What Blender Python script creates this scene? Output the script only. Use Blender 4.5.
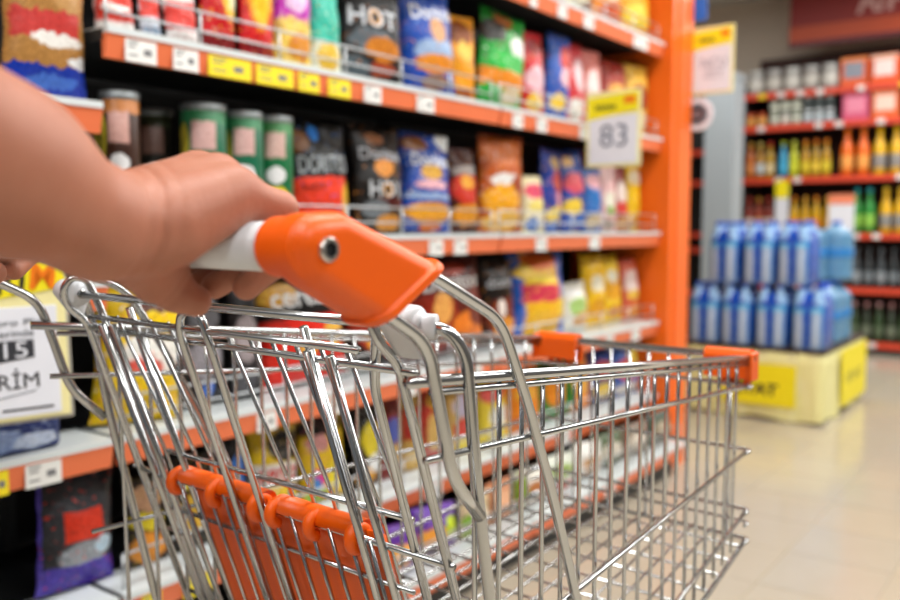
import bpy, bmesh, math, random
import numpy as np
from mathutils import Vector, Matrix

for o in list(bpy.data.objects): bpy.data.objects.remove(o)
SC = bpy.context.scene
COL = SC.collection
R = math.radians

# ------------------------------------------------------------------ camera, light, exposure
CAM_H = 1.06
cam_d = bpy.data.cameras.new('camera'); cam = bpy.data.objects.new('camera', cam_d); COL.objects.link(cam)
cam.location = (0, 0, CAM_H)
cam_d.sensor_width = 36.0; cam_d.lens = 35.0
cam_d.clip_start = 0.02
cam.rotation_euler = (R(90) - math.atan(73 / 875), 0, R(36.4) - R(90))
cam_d.dof.use_dof = True
cam_d.dof.focus_distance = 0.76
cam_d.dof.aperture_fstop = 3.8
SC.camera = cam

world = bpy.data.worlds.new('world'); SC.world = world; world.use_nodes = True
bg = world.node_tree.nodes['Background']
bg.inputs[0].default_value = (0.93, 0.96, 1.0, 1); bg.inputs[1].default_value = 0.22

def area(name, loc, size, power, col=(1, 0.985, 0.96)):
    d = bpy.data.lights.new(name, 'AREA'); d.shape = 'RECTANGLE'; d.size, d.size_y = size
    d.energy = power; d.color = col
    o = bpy.data.objects.new(name, d); COL.objects.link(o); o.location = loc
    return o
# rows of ceiling luminaires running along the aisle
for y in (-1.5, 0.55):
    for x in (-1.6, 1.2, 4.0, 6.8):
        area('ceiling_and_fill_lamp', (x, y, 3.1), (2.2, 0.32), 58)

for x, y in ((6.3, 2.3), (7.3, -0.6), (2.6, -1.5)):  # lamps added off the rows, without known fixtures; far pair brightens the far wall
    area('ceiling_and_fill_lamp', (x, y, 3.1), (0.32, 1.6), 40)

SC.view_settings.view_transform = 'Standard'
SC.view_settings.look = 'None'
SC.view_settings.gamma = 1.0
SC.view_settings.use_curve_mapping = False
SC.view_settings.exposure = -0.28

# ------------------------------------------------------------------ materials
def lin(c):
    return tuple((x / 12.92 if x <= 0.04045 else ((x + 0.055) / 1.055) ** 2.4) for x in c)
def hexc(s):
    s = s.lstrip('#'); return lin(tuple(int(s[i:i + 2], 16) / 255 for i in (0, 2, 4)))
class NT:
    def __init__(self, name):
        self.m = bpy.data.materials.new(name); self.m.use_nodes = True
        self.t = self.m.node_tree; self.b = self.t.nodes['Principled BSDF']
    def n(self, typ, **kw):
        x = self.t.nodes.new(typ)
        for k, v in kw.items(): setattr(x, k, v)
        return x
    def l(self, a, b): self.t.links.new(a, b)
    def val(self, sock, v):
        if hasattr(v, 'links') or hasattr(v, 'is_output'): self.l(v, sock)
        else: sock.default_value = v
    def math(self, op, a, b=None, clamp=False):
        x = self.n('ShaderNodeMath', operation=op, use_clamp=clamp)
        self.val(x.inputs[0], a)
        if b is not None: self.val(x.inputs[1], b)
        return x.outputs[0]
    def vm(self, op, a, b=None):
        x = self.n('ShaderNodeVectorMath', operation=op)
        self.val(x.inputs[0], a)
        if b is not None: self.val(x.inputs[1], b)
        return x
    def mix(self, f, a, b):
        x = self.n('ShaderNodeMix', data_type='RGBA')
        self.val(x.inputs[0], f); self.val(x.inputs[6], a); self.val(x.inputs[7], b)
        return x.outputs[2]
    def noise(self, vec, scale, detail=2.0, rough=0.5):
        x = self.n('ShaderNodeTexNoise'); x.inputs['Scale'].default_value = scale
        x.inputs['Detail'].default_value = detail; x.inputs['Roughness'].default_value = rough
        if vec is not None: self.l(vec, x.inputs['Vector'])
        return x
    def bump(self, h, strength, dist=0.002):
        x = self.n('ShaderNodeBump'); x.inputs['Strength'].default_value = strength; x.inputs['Distance'].default_value = dist
        self.l(h, x.inputs['Height']); self.l(x.outputs[0], self.b.inputs['Normal'])
MATS = {}
def mat(name, col, rough=0.5, metal=0.0, coat=0.0, var=0.06, scale=30.0, bump=0.0, sss=0.0, trans=0.0, alpha=1.0, spec=0.5):
    if name in MATS: return MATS[name]
    t = NT(name); b = t.b
    c = hexc(col) if isinstance(col, str) else col
    tc = t.n('ShaderNodeTexCoord')
    nz = t.noise(tc.outputs['Object'], scale, 3)
    dark = tuple(x * (1 - var) for x in c) + (1,); lite = tuple(min(1, x * (1 + var)) for x in c) + (1,)
    t.l(t.mix(nz.outputs[0], dark, lite), b.inputs['Base Color'])
    b.inputs['Roughness'].default_value = rough; b.inputs['Metallic'].default_value = metal
    b.inputs['Coat Weight'].default_value = coat; b.inputs['Transmission Weight'].default_value = trans
    b.inputs['Specular IOR Level'].default_value = spec
    b.inputs['Alpha'].default_value = alpha
    if sss:
        b.inputs['Subsurface Weight'].default_value = sss; b.inputs['Subsurface Radius'].default_value = (0.012, 0.004, 0.002)
        b.inputs['Subsurface Scale'].default_value = 0.5
    if bump: t.bump(nz.outputs[0], bump)
    MATS[name] = t.m
    return t.m
PN = [0]
def pat(base, blobs, rough=0.32, warp=0.06, crinkle=0.6, ns=7.0, metal=0.0, detail=0.75, scatter=0.7):
    """printed film: BASE colour with soft printed shapes in the pack's own 0..1 face coordinates.
    blob = ('e'|'r', cx, cy, rx, ry, colour[, softness])"""
    PN[0] += 1
    t = NT('printed_film_%d' % PN[0]); b = t.b
    tc = t.n('ShaderNodeTexCoord')
    sep = t.n('ShaderNodeSeparateXYZ'); t.l(tc.outputs['Generated'], sep.inputs[0])
    cmb = t.n('ShaderNodeCombineXYZ'); t.l(sep.outputs[0], cmb.inputs[0]); t.l(sep.outputs[2], cmb.inputs[1])
    off = random.uniform(0, 50)
    sh = t.vm('ADD', cmb.outputs[0], (off, off * .7, 0))
    nz = t.noise(sh.outputs[0], ns, 3)
    dv = t.vm('MULTIPLY', t.vm('SUBTRACT', nz.outputs['Color'], (0.5, 0.5, 0.5)).outputs[0], (warp * 2, warp * 2, 0))
    uv = t.vm('ADD', cmb.outputs[0], dv.outputs[0]).outputs[0]
    n2 = t.noise(sh.outputs[0], ns * 2.3, 4, 0.65)
    c0 = hexc(base)
    cur = t.mix(n2.outputs[0], tuple(x * .8 for x in c0) + (1,), tuple(min(1, x * 1.15) for x in c0) + (1,))
    for bl in blobs:
        k, cx, cy, rx, ry, c = bl[:6]; soft = bl[6] if len(bl) > 6 else 0.18
        d = t.vm('MULTIPLY', t.vm('SUBTRACT', uv, (cx, cy, 0)).outputs[0], (1 / rx, 1 / ry, 0))
        if k == 'e': dist = t.vm('LENGTH', d.outputs[0]).outputs['Value']
        else:
            s2 = t.n('ShaderNodeSeparateXYZ'); t.l(t.vm('ABSOLUTE', d.outputs[0]).outputs[0], s2.inputs[0])
            dist = t.math('MAXIMUM', s2.outputs[0], s2.outputs[1])
        mr = t.n('ShaderNodeMapRange'); mr.inputs[1].default_value = 1 + soft / 2; mr.inputs[2].default_value = 1 - soft / 2
        t.l(dist, mr.inputs[0])
        cc = hexc(c)
        col = t.mix(n2.outputs[0], tuple(x * .72 for x in cc) + (1,), tuple(min(1, x * 1.22) for x in cc) + (1,))
        cur = t.mix(mr.outputs[0], cur, col)
    if detail and len(blobs) > 1:
        for q_, bl in enumerate(blobs[:3] if sum(c0) > .12 else blobs[1:2]):
            n4 = t.noise(t.vm('ADD', sh.outputs[0], (7.3 * q_ + 3, 2.1 * q_, 0)).outputs[0], ns * 2.6, 2)
            mr = t.n('ShaderNodeMapRange'); mr.inputs[1].default_value = .63; mr.inputs[2].default_value = .69
            t.l(n4.outputs[0], mr.inputs[0])
            cur = t.mix(t.math('MULTIPLY', mr.outputs[0], scatter), cur, hexc(bl[5]) + (1,))
    if detail:
        n3 = t.noise(sh.outputs[0], ns * 4.0, 3, .6)
        for lo_, hi_, gain in ((.58, .66, .12), (.42, .34, 2.2)):
            mr = t.n('ShaderNodeMapRange'); mr.inputs[1].default_value = lo_; mr.inputs[2].default_value = hi_
            t.l(n3.outputs[0], mr.inputs[0])
            sc_ = t.vm('MULTIPLY', cur, (gain, gain, gain)).outputs[0]
            if gain > 1: sc_ = t.vm('MINIMUM', t.vm('ADD', sc_, (.02, .02, .02)).outputs[0], (.9, .86, .8)).outputs[0]
            cur = t.mix(t.math('MULTIPLY', mr.outputs[0], detail), cur, sc_)
    t.l(cur, b.inputs['Base Color'])
    b.inputs['Roughness'].default_value = rough; b.inputs['Metallic'].default_value = metal
    b.inputs['Specular IOR Level'].default_value = .35
    if crinkle: t.bump(t.noise(sh.outputs[0], 9, 3).outputs[0], crinkle, 0.006)
    return t.m

# ------------------------------------------------------------------ mesh helpers
def link(name, verts, faces, m, parent=None, smooth=False, loc=None, rot=None):
    me = bpy.data.meshes.new(name); me.from_pydata([tuple(v) for v in verts], [], faces); me.update()
    return link_me(name, me, m, parent, smooth, loc, rot)
def link_me(name, me, m, parent=None, smooth=False, loc=None, rot=None):
    if m is not None and not me.materials: me.materials.append(m)
    if smooth and len(me.polygons):
        me.polygons.foreach_set('use_smooth', [True] * len(me.polygons))
    o = bpy.data.objects.new(name, me); COL.objects.link(o)
    if parent is not None: o.parent = parent
    if loc is not None: o.location = loc
    if rot is not None: o.rotation_euler = rot
    return o
def empty(name, loc=(0, 0, 0), rz=0.0, parent=None):
    o = bpy.data.objects.new(name, None); COL.objects.link(o); o.location = loc; o.rotation_euler = (0, 0, rz)
    o.empty_display_size = 0.05
    if parent is not None: o.parent = parent
    return o
def tag(o, label, cat, group=None):
    o['label'] = label; o['category'] = cat
    if group: o['group'] = group
    return o
def struct(o, label=None):
    o['kind'] = 'structure'
    if label: o['label'] = label
    return o
class MB:
    def __init__(s): s.v = []; s.f = []
    def add(s, v, f):
        k = len(s.v); s.v += [tuple(p) for p in v]; s.f += [tuple(i + k for i in q) for q in f]; return s
    def box(s, x0, x1, y0, y1, z0, z1):
        return s.add([(x0, y0, z0), (x1, y0, z0), (x1, y1, z0), (x0, y1, z0), (x0, y0, z1), (x1, y0, z1), (x1, y1, z1), (x0, y1, z1)],
                     [(0, 3, 2, 1), (4, 5, 6, 7), (0, 1, 5, 4), (1, 2, 6, 5), (2, 3, 7, 6), (3, 0, 4, 7)])
    def tube(s, pts, r, n=8, fillet=0.0, seg=5, caps=True):
        return s.add(*tube_geo(pts, r, n, fillet, seg, caps))
    def lathe(s, prof, n=16, c=(0, 0, 0)):
        return s.add(*lathe_geo(prof, n, c))
    def build(s, name, m, parent=None, smooth=False, **k): return link(name, s.v, s.f, m, parent, smooth, **k)
def fillet_path(pts, rad, seg):
    P = [Vector(p) for p in pts]
    if rad <= 0 or len(P) < 3: return P
    out = [P[0]]
    for i in range(1, len(P) - 1):
        a, b, c = P[i - 1], P[i], P[i + 1]
        d1 = (a - b); d2 = (c - b); t = min(rad, d1.length * .48, d2.length * .48)
        p = b + d1.normalized() * t; q = b + d2.normalized() * t
        for k in range(seg + 1):
            w = k / seg
            out.append(p * (1 - w) ** 2 + b * 2 * w * (1 - w) + q * w * w)
    out.append(P[-1]); return out
def tube_geo(pts, r, n=8, fillet=0.0, seg=5, caps=True):
    P = fillet_path(pts, fillet, seg)
    T = []
    for i in range(len(P)):
        a = P[max(i - 1, 0)]; b = P[min(i + 1, len(P) - 1)]
        T.append((b - a).normalized())
    up = Vector((0, 0, 1)) if abs(T[0].z) < .9 else Vector((1, 0, 0))
    N = T[0].cross(up).normalized(); V = []; F = []
    for i, p in enumerate(P):
        N = (N - T[i] * N.dot(T[i])).normalized(); B = T[i].cross(N)
        rr = r[i] if isinstance(r, (list, tuple)) and len(r) == len(P) else (r if not isinstance(r, (list, tuple)) else r[0])
        for k in range(n):
            a = 2 * math.pi * k / n
            V.append(p + (N * math.cos(a) + B * math.sin(a)) * rr)
    for i in range(len(P) - 1):
        for k in range(n):
            F.append((i * n + k, i * n + (k + 1) % n, (i + 1) * n + (k + 1) % n, (i + 1) * n + k))
    if caps:
        F.append(tuple(range(n - 1, -1, -1))); F.append(tuple((len(P) - 1) * n + k for k in range(n)))
    return V, F
def lathe_geo(prof, n=16, c=(0, 0, 0)):
    V = []; F = []
    for (r, z) in prof:
        for k in range(n):
            a = 2 * math.pi * k / n; V.append((c[0] + r * math.cos(a), c[1] + r * math.sin(a), c[2] + z))
    for i in range(len(prof) - 1):
        for k in range(n):
            F.append((i * n + k, i * n + (k + 1) % n, (i + 1) * n + (k + 1) % n, (i + 1) * n + k))
    F.append(tuple(range(n - 1, -1, -1))); F.append(tuple((len(prof) - 1) * n + k for k in range(n)))
    return V, F
def rounded_box(w, d, h, r, seg=2, center=(0, 0, 0)):
    bm = bmesh.new(); bmesh.ops.create_cube(bm, size=1)
    bmesh.ops.scale(bm, vec=(w, d, h), verts=bm.verts)
    bmesh.ops.bevel(bm, geom=list(bm.edges), offset=r, segments=seg, affect='EDGES', profile=.5)
    bmesh.ops.translate(bm, vec=center, verts=bm.verts)
    me = bpy.data.meshes.new('rounded'); bm.to_mesh(me); bm.free(); return me
DG = None
def text_mesh(body, size=1.0, extrude=0.0, shear=0.0, bold=0.0):
    cu = bpy.data.curves.new('lettering', 'FONT'); cu.body = body; cu.size = size; cu.extrude = extrude
    cu.shear = shear; cu.offset = bold; cu.align_x = 'CENTER'; cu.align_y = 'CENTER'; cu.resolution_u = 3
    o = bpy.data.objects.new('lettering', cu); COL.objects.link(o)
    dg = bpy.context.evaluated_depsgraph_get()
    me = bpy.data.meshes.new_from_object(o.evaluated_get(dg))
    bpy.data.objects.remove(o); bpy.data.curves.remove(cu)
    return me
def fit_text(body, w, h, shear=0.0, bold=0.0, thick=0.0006):
    me = text_mesh(body, 1.0, 0.02, shear, bold)
    co = np.empty(len(me.vertices) * 3); me.vertices.foreach_get('co', co); co = co.reshape(-1, 3)
    lo = co.min(0); hi = co.max(0); co = (co - (lo + hi) / 2) / (hi - lo)
    co *= (w, h, thick)
    me.vertices.foreach_set('co', co.ravel()); me.update()
    return me, co

# ---- smooth solids from a distance field (numpy surface nets)
def nets(S, o, h):
    ins = S < 0; nx, ny, nz = S.shape
    cs = [(i, j, k) for i in (0, 1) for j in (0, 1) for k in (0, 1)]
    tot = np.zeros((nx - 1, ny - 1, nz - 1), np.int8)
    for i, j, k in cs: tot += ins[i:nx - 1 + i, j:ny - 1 + j, k:nz - 1 + k]
    mask = (tot > 0) & (tot < 8)
    ci = np.argwhere(mask); idx = np.full(mask.shape, -1, np.int64); idx[mask] = np.arange(len(ci))
    acc = np.zeros((len(ci), 3)); cnt = np.zeros(len(ci))
    for a in cs:
        for ax in range(3):
            if a[ax]: continue
            b = list(a); b[ax] = 1
            sa = S[ci[:, 0] + a[0], ci[:, 1] + a[1], ci[:, 2] + a[2]]; sb = S[ci[:, 0] + b[0], ci[:, 1] + b[1], ci[:, 2] + b[2]]
            cr = (sa < 0) != (sb < 0); t = np.where(cr, sa / np.where(cr, sa - sb, 1), 0)
            p = np.array(a, float)[None, :].repeat(len(ci), 0); p[:, ax] += t
            acc += p * cr[:, None]; cnt += cr
    V = np.array(o) + h * (ci + acc / cnt[:, None])
    F = []
    for ax in range(3):
        u, v = [(1, 2), (2, 0), (0, 1)][ax]
        sl0 = [slice(None)] * 3; sl1 = [slice(None)] * 3
        sl0[ax] = slice(0, -1); sl1[ax] = slice(1, None)
        A = ins[tuple(sl0)]; B = ins[tuple(sl1)]
        e = np.argwhere(A != B)
        e = e[(e[:, u] > 0) & (e[:, v] > 0) & (e[:, u] < S.shape[u] - 1) & (e[:, v] < S.shape[v] - 1)]
        fl = A[e[:, 0], e[:, 1], e[:, 2]]
        def cell(du, dv):
            q = e.copy(); q[:, u] -= du; q[:, v] -= dv; return idx[q[:, 0], q[:, 1], q[:, 2]]
        q = np.stack([cell(1, 1), cell(0, 1), cell(0, 0), cell(1, 0)], 1)
        q[~fl] = q[~fl][:, ::-1]
        F.append(q)
    F = np.concatenate(F); F = F[(F >= 0).all(1)]
    return V, F
def mesh_np(name, V, F):
    me = bpy.data.meshes.new(name)
    me.vertices.add(len(V)); me.vertices.foreach_set('co', V.astype(np.float32).ravel())
    me.loops.add(F.size); me.loops.foreach_set('vertex_index', F.astype(np.int32).ravel())
    me.polygons.add(len(F)); me.polygons.foreach_set('loop_start', np.arange(0, F.size, 4, dtype=np.int32))
    me.update(calc_edges=True); me.validate(); return me
class Field:
    def __init__(s, lo, hi, h):
        s.lo = np.array(lo, float); s.h = h
        n = np.ceil((np.array(hi) - s.lo) / h).astype(int) + 1
        s.ax = [s.lo[i] + h * np.arange(n[i]) for i in range(3)]
        s.S = np.full(tuple(n), 1.0, np.float32)
    def sub(s, lo, hi):
        r = []
        for i in range(3):
            a = max(0, int((lo[i] - s.lo[i]) / s.h)); b = min(len(s.ax[i]), int((hi[i] - s.lo[i]) / s.h) + 2)
            r.append(slice(a, max(a + 1, b)))
        r = tuple(r)
        X = np.meshgrid(*[s.ax[i][r[i]] for i in range(3)], indexing='ij', sparse=True)
        return r, X
    def put(s, r, d, k):
        a = s.S[r]
        if k > 0:
            hh = np.clip(0.5 + 0.5 * (d - a) / k, 0, 1)
            s.S[r] = d * (1 - hh) + a * hh - k * hh * (1 - hh)
        else: s.S[r] = np.minimum(a, d)
    def cone(s, a, b, ra, rb, k=0.008, pad=0.03, squash=None):
        a = np.array(a, float); b = np.array(b, float); m = max(ra, rb) + pad
        r, (X, Y, Z) = s.sub(np.minimum(a, b) - m, np.maximum(a, b) + m)
        ab = b - a; L = ab @ ab + 1e-12
        t = np.clip(((X - a[0]) * ab[0] + (Y - a[1]) * ab[1] + (Z - a[2]) * ab[2]) / L, 0, 1)
        d = np.sqrt((X - a[0] - ab[0] * t) ** 2 + (Y - a[1] - ab[1] * t) ** 2 + (Z - a[2] - ab[2] * t) ** 2) - (ra + (rb - ra) * t)
        s.put(r, d.astype(np.float32), k)
    def chain(s, pts, k=0.006):
        for (a, ra), (b, rb) in zip(pts[:-1], pts[1:]): s.cone(a, b, ra, rb, k)
    def mesh(s, name):
        return mesh_np(name, *nets(s.S, s.lo, s.h))

# ------------------------------------------------------------------ shared materials
M_CHROME = mat('zinc_plated_steel', (0.55, 0.565, 0.575), 0.17, 1.0, var=0.05, scale=60)
M_CARTO = mat('orange_cart_plastic', '#f46000', 0.36, var=0.03, scale=18, bump=0.02)
M_WHITEP = mat('white_cart_plastic', '#dfe2e6', 0.3, var=0.03)
M_SCREW = mat('screw_steel', (0.72, 0.7, 0.66), 0.28, 1.0)
M_DARK = mat('dark_recess', '#15181c', 0.5)
M_RUBBER = mat('black_rubber', '#202022', 0.7)

# ------------------------------------------------------------------ floor
def floor_material(name, joint):
    t = NT(name); tc = t.n('ShaderNodeTexCoord'); oi = t.n('ShaderNodeObjectInfo')
    n1 = t.noise(tc.outputs['Object'], 2.2, 4); n2 = t.noise(tc.outputs['Object'], 26, 5, .65)
    c = t.mix(n1.outputs[0], hexc('#a79e8e') + (1,), hexc('#c0b8a8') + (1,))
    c = t.mix(t.math('MULTIPLY', n2.outputs[0], .35), c, hexc('#a89a82') + (1,))
    c = t.mix(t.math('MULTIPLY', oi.outputs['Random'], .3), c, hexc('#c0ae90') + (1,))
    t.l(c, t.b.inputs['Base Color'])
    t.b.inputs['Roughness'].default_value = 0.16
    t.bump(n1.outputs[0], .03)
    return t.m
M_TILE = floor_material('polished_beige_tile', False)
M_JOINT = mat('grey_grout', '#a2957f', 0.6)
fl = MB().box(-4, 10, -4, 5, -0.05, -0.003).build('floor', M_JOINT)
struct(fl, 'polished beige floor of square tiles')
TS = 0.317
tile_me = None
for i in range(22):
    for j in range(9):
        x = 1.0 + i * TS; y = 0.7675 - 3 * TS + j * TS
        if tile_me is None:
            mb = MB(); g = 0.0012
            mb.add([(g, g, -.003), (TS - g, g, -.003), (TS - g, TS - g, -.003), (g, TS - g, -.003),
                    (2 * g, 2 * g, 0), (TS - 2 * g, 2 * g, 0), (TS - 2 * g, TS - 2 * g, 0), (2 * g, TS - 2 * g, 0)],
                   [(4, 5, 6, 7), (0, 1, 5, 4), (1, 2, 6, 5), (2, 3, 7, 6), (3, 0, 4, 7)])
            o = mb.build('tile', M_TILE, fl); tile_me = o.data
        else: o = link_me('tile', tile_me, None, fl)
        o.location = (x, y, 0)
# the floor beyond the tiles in view goes on in larger plain fields
MB().box(-4, 1.0, -4, 5, -.004, -.0005).build('tile_field', M_TILE, fl)
MB().box(1.0, 10, -4, 0.7675 - 3 * TS, -.004, -.0005).build('tile_field', M_TILE, fl)

# ------------------------------------------------------------------ shopping cart (local axes: x forward, y to its left)
HD = R(-3.1)
CO = (0.4699, 0.3738, 0.0)
cart = empty('shopping_cart', CO, HD)
tag(cart, 'chrome wire shopping cart with white handle bar and orange plastic corners', 'shopping cart')
def rl(u): return 0.0593 * u                     # right side line
def ll(u): return 0.565 - 0.2185 * u             # left side line
def mir(p):                                      # mirror a right-side point to the left side
    return (p[0], ll(p[0]) - (p[1] - rl(p[0])), p[2])
z1 = lambda u: .952 - .099 * u
z2 = lambda u: .895 - .0755 * u
z3 = lambda u: .705 + .0545 * u
z4 = lambda u: .530 + .172 * u
z5 = lambda u: .476 + .187 * u
UF = 0.756
def P(u, side, z): return (u, rl(u) if side > 0 else ll(u), z)

# handle
MB().tube([(-.104, .028, 1.048), (-.104, .537, 1.048)], .0155, 24).build('handle_bar', M_WHITEP, cart, True)
def make_bracket():
    f = Field((-.142, -.032, .985), (.032, .052, 1.083), .0011)
    r, (X, Y, Z) = f.sub((-1, -1, -1), (1, 1, 2))
    def psd(poly):                                # exact signed distance to a convex outline
        d = None; s = None
        for i in range(len(poly)):
            a = poly[i]; b = poly[(i + 1) % len(poly)]
            ex, ez = b[0] - a[0], b[1] - a[1]; L2 = ex * ex + ez * ez; L = math.sqrt(L2)
            px, pz = X - a[0], Z - a[1]
            t = np.clip((px * ex + pz * ez) / L2, 0, 1)
            q = np.sqrt((px - ex * t) ** 2 + (pz - ez * t) ** 2)
            h = px * (-ez / L) + pz * (ex / L)
            d = q if d is None else np.minimum(d, q); s = h if s is None else np.maximum(s, h)
        return np.where(s < 0, -d, d)
    def extr(d2, yc, hw, rr):
        q = np.abs(Y - yc) - (hw - rr); d2 = d2 + rr
        return np.minimum(np.maximum(d2, q), 0) + np.sqrt(np.maximum(d2, 0) ** 2 + np.maximum(q, 0) ** 2) - rr
    R2 = .018
    core = [(-.1015, 1.0505), (-.0880, 1.0515), (-.006, 1.0200), (-.0370, 1.0080), (-.0980, 1.0400)]
    cut = (X + .0020) * .50 + (Z - 1.0310) * -.866
    body = extr(psd(core) - R2, -.004, .0185, .0135)
    body = np.maximum(body, cut)
    f.put(r, (body + 0 * X + 0 * Y + 0 * Z).astype(np.float32), 0)
    rad = np.sqrt((X + .104) ** 2 + (Z - 1.048) ** 2)
    col = np.maximum(rad - .0186, np.abs(Y - .006) - .0155) + 0 * X + 0 * Y
    f.put(r, col.astype(np.float32), .004)
    lip = np.maximum(extr(psd(core) - R2 - .0022, -.004, .0207, .0135), np.abs(cut + .0022) - .0032) + 0 * X + 0 * Y
    f.put(r, lip.astype(np.float32), .002)
    return f.mesh('handle_bracket')
br = make_bracket()
scr_prof = None
def make_screw(parent, y, sgn):
    # socket head screw: ring, hexagonal recess
    V = []; F = []; n = 24; c = (-.1030, y, 1.0470)
    rings = [(.0074, .0006), (.0074, -.0014), (.0066, -.0022)]
    for (rr, dy) in rings:
        for k in range(n):
            a = 2 * math.pi * k / n; V.append((c[0] + rr * math.cos(a), c[1] + sgn * dy, c[2] + rr * math.sin(a)))
    for hexy in (-.0022, -.0002):
        for k in range(n):
            a = 2 * math.pi * k / n; s = .0043 / math.cos(((a + R(30)) % R(60)) - R(30)) * .98
            V.append((c[0] + s * math.cos(a), c[1] + sgn * hexy, c[2] + s * math.sin(a)))
    for i in range(4):
        for k in range(n):
            q = (i * n + k, i * n + (k + 1) % n, (i + 1) * n + (k + 1) % n, (i + 1) * n + k)
            F.append(q if sgn > 0 else q[::-1])
    s = link('screw', V, F, M_SCREW, parent); s['label'] = 'steel hex socket screw'
    V2 = [V[4 * n + k] for k in range(n)]
    # dark bottom of the socket is part of the screw mesh
    s.data.materials.append(M_DARK)
    bm = bmesh.new(); bm.from_mesh(s.data); bm.verts.ensure_lookup_table()
    fc = bm.faces.new([bm.verts[4 * n + k] for k in range(n)]); fc.material_index = 1
    for ff in bm.faces:
        if all(v.index >= 3 * n for v in ff.verts): ff.material_index = 1
    bm.to_mesh(s.data); bm.free()
b1 = link_me('handle_bracket', br, M_CARTO, cart, True); b1['label'] = 'orange plastic handle bracket'
make_screw(b1, -.0225, 1)
co = np.empty(len(br.vertices) * 3); br.vertices.foreach_get('co', co); co = co.reshape(-1, 3).copy()
co[:, 1] = .565 - co[:, 1]
fidx = np.empty(len(br.polygons) * 4, np.int32); br.polygons.foreach_get('vertices', fidx)
br2 = mesh_np('handle_bracket', co, fidx.reshape(-1, 4)[:, ::-1])
b2 = link_me('handle_bracket', br2, M_CARTO, cart, True); b2['label'] = 'orange plastic handle bracket'
make_screw(b2, .5875, -1)

up_path = [(-.06, 0, 1.050), (.0079, .0005, 1.0289), (.1015, .0062, .9885), (.1425, .0085, .9172), (.1895, .0113, .8204), (.262, .0155, .65), (.345, .02, z5(.345) - .004)]
lo_path = [(-.085, 0, 1.032), (-.035, -.002, 1.0037), (.0085, .0004, .9795), (.0215, .0013, .9368), (.0385, .002, .876), (.0745, .0045, .8385)]
post = [(.032, .040, .987), (.0455, .0095, .985), (.0575, .003, .964), (.0628, .0037, .930), (.0739, .0044, .850), (.0912, .0054, .764), (.14, .008, .52), (.20, .012, .215)]
for s in (1, -1):
    g = (lambda p: p) if s > 0 else mir
    gg = (lambda p: (p[0] - .003, p[1] - .004, p[2])) if s > 0 else (lambda p: (p[0] - .003, mir(p)[1] + .004, p[2]))
    MB().tube([gg(p) for p in up_path], .0047, 12, .022, 6).build('handle_tube', M_CHROME, cart, True)
    MB().tube([gg(p) for p in lo_path], .0050, 12, .020, 6).build('handle_tube', M_CHROME, cart, True)
    MB().tube([g(p) for p in post], .0050, 12, .02, 6).build('rear_post', M_CHROME, cart, True)
    # white hinge block hugging the pivot
    yc = .041 if s > 0 else .541
    V = []; F = []; n = 28
    def ring(yy, sc):
        k0 = len(V)
        for k in range(n):
            a = 2 * math.pi * k / n
            x, z = .0150 * math.cos(a), .0150 * math.sin(a)
            if z < 0: x, z = x * (1 + z * 42) + (-z) * .45, z * 1.8
            V.append((.0300 + x * sc, yy, .988 + z * sc))
        return k0
    ks = [ring(yc - .014, .8), ring(yc - .012, .97), ring(yc - .004, 1.0), ring(yc + .004, 1.0), ring(yc + .012, .97), ring(yc + .014, .8)]
    for q0, q1 in zip(ks[:-1], ks[1:]):
        for k in range(n): F.append((q0 + k, q1 + k, q1 + (k + 1) % n, q0 + (k + 1) % n))
    F.append(tuple(ks[0] + k for k in range(n))); F.append(tuple(ks[-1] + n - 1 - k for k in range(n)))
    h = link('hinge', V, F, M_WHITEP, cart, True); h['label'] = 'white plastic hinge'
    # sleeve on the bent post end, with a small collar
    a_, b_ = g((.0335, .034, .9870)), g((.0410, .0185, .9862))
    MB().tube([a_, b_], .0098, 16).tube([g((.0315, .036, .987)), g((.036, .028, .9865))], .0125, 16).build('sleeve', M_WHITEP, h, True)
MB().tube([(.033, .03, .986), (.033, .552, .986)], .0042, 10).build('pivot_rod', M_CHROME, cart, True)

# basket sides
WIRE = .0024
for s in (1, -1):
    mb = MB()
    o_ = -.004 * s
    def L(zf, u0, u1, r, off=0.0, n=8):
        pts = [(u, (rl(u) if s > 0 else ll(u)) + off * s, zf(u)) for u in (u0, (u0 + u1) / 2, u1)]
        mb.tube(pts, r, n)
    L(z1, -.006, UF - .004, .0046, .005, 12)
    side = mb.build('basket_side', M_CHROME, cart, True)
    for zf, u0, u1, rr, off in ((lambda u: z1(u) - .0082, .02, UF - .004, .0028, .0045), (z2, .012, UF, .0030, .0035), (z3, .05, UF, .0029, .003), (z4, .08, UF, .0029, .003), (z5, .09, UF, .0036, .003)):
        mb = MB(); L(zf, u0, u1, rr, off); mb.build('side_rail', M_CHROME, side, True)
    k = 0
    for i in range(3, 22):
        u = .0455 + .0350 * (i - 2)
        y = (rl(u) if s > 0 else ll(u)) + .0085 * s
        MB().tube([(u, y, z1(u) - .003), (u + .002, y + .001 * s, z2(u)), (u + .006, y + .004 * s, z5(u) - .002)], WIRE, 6).build('side_wire', M_CHROME, side, True)

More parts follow.
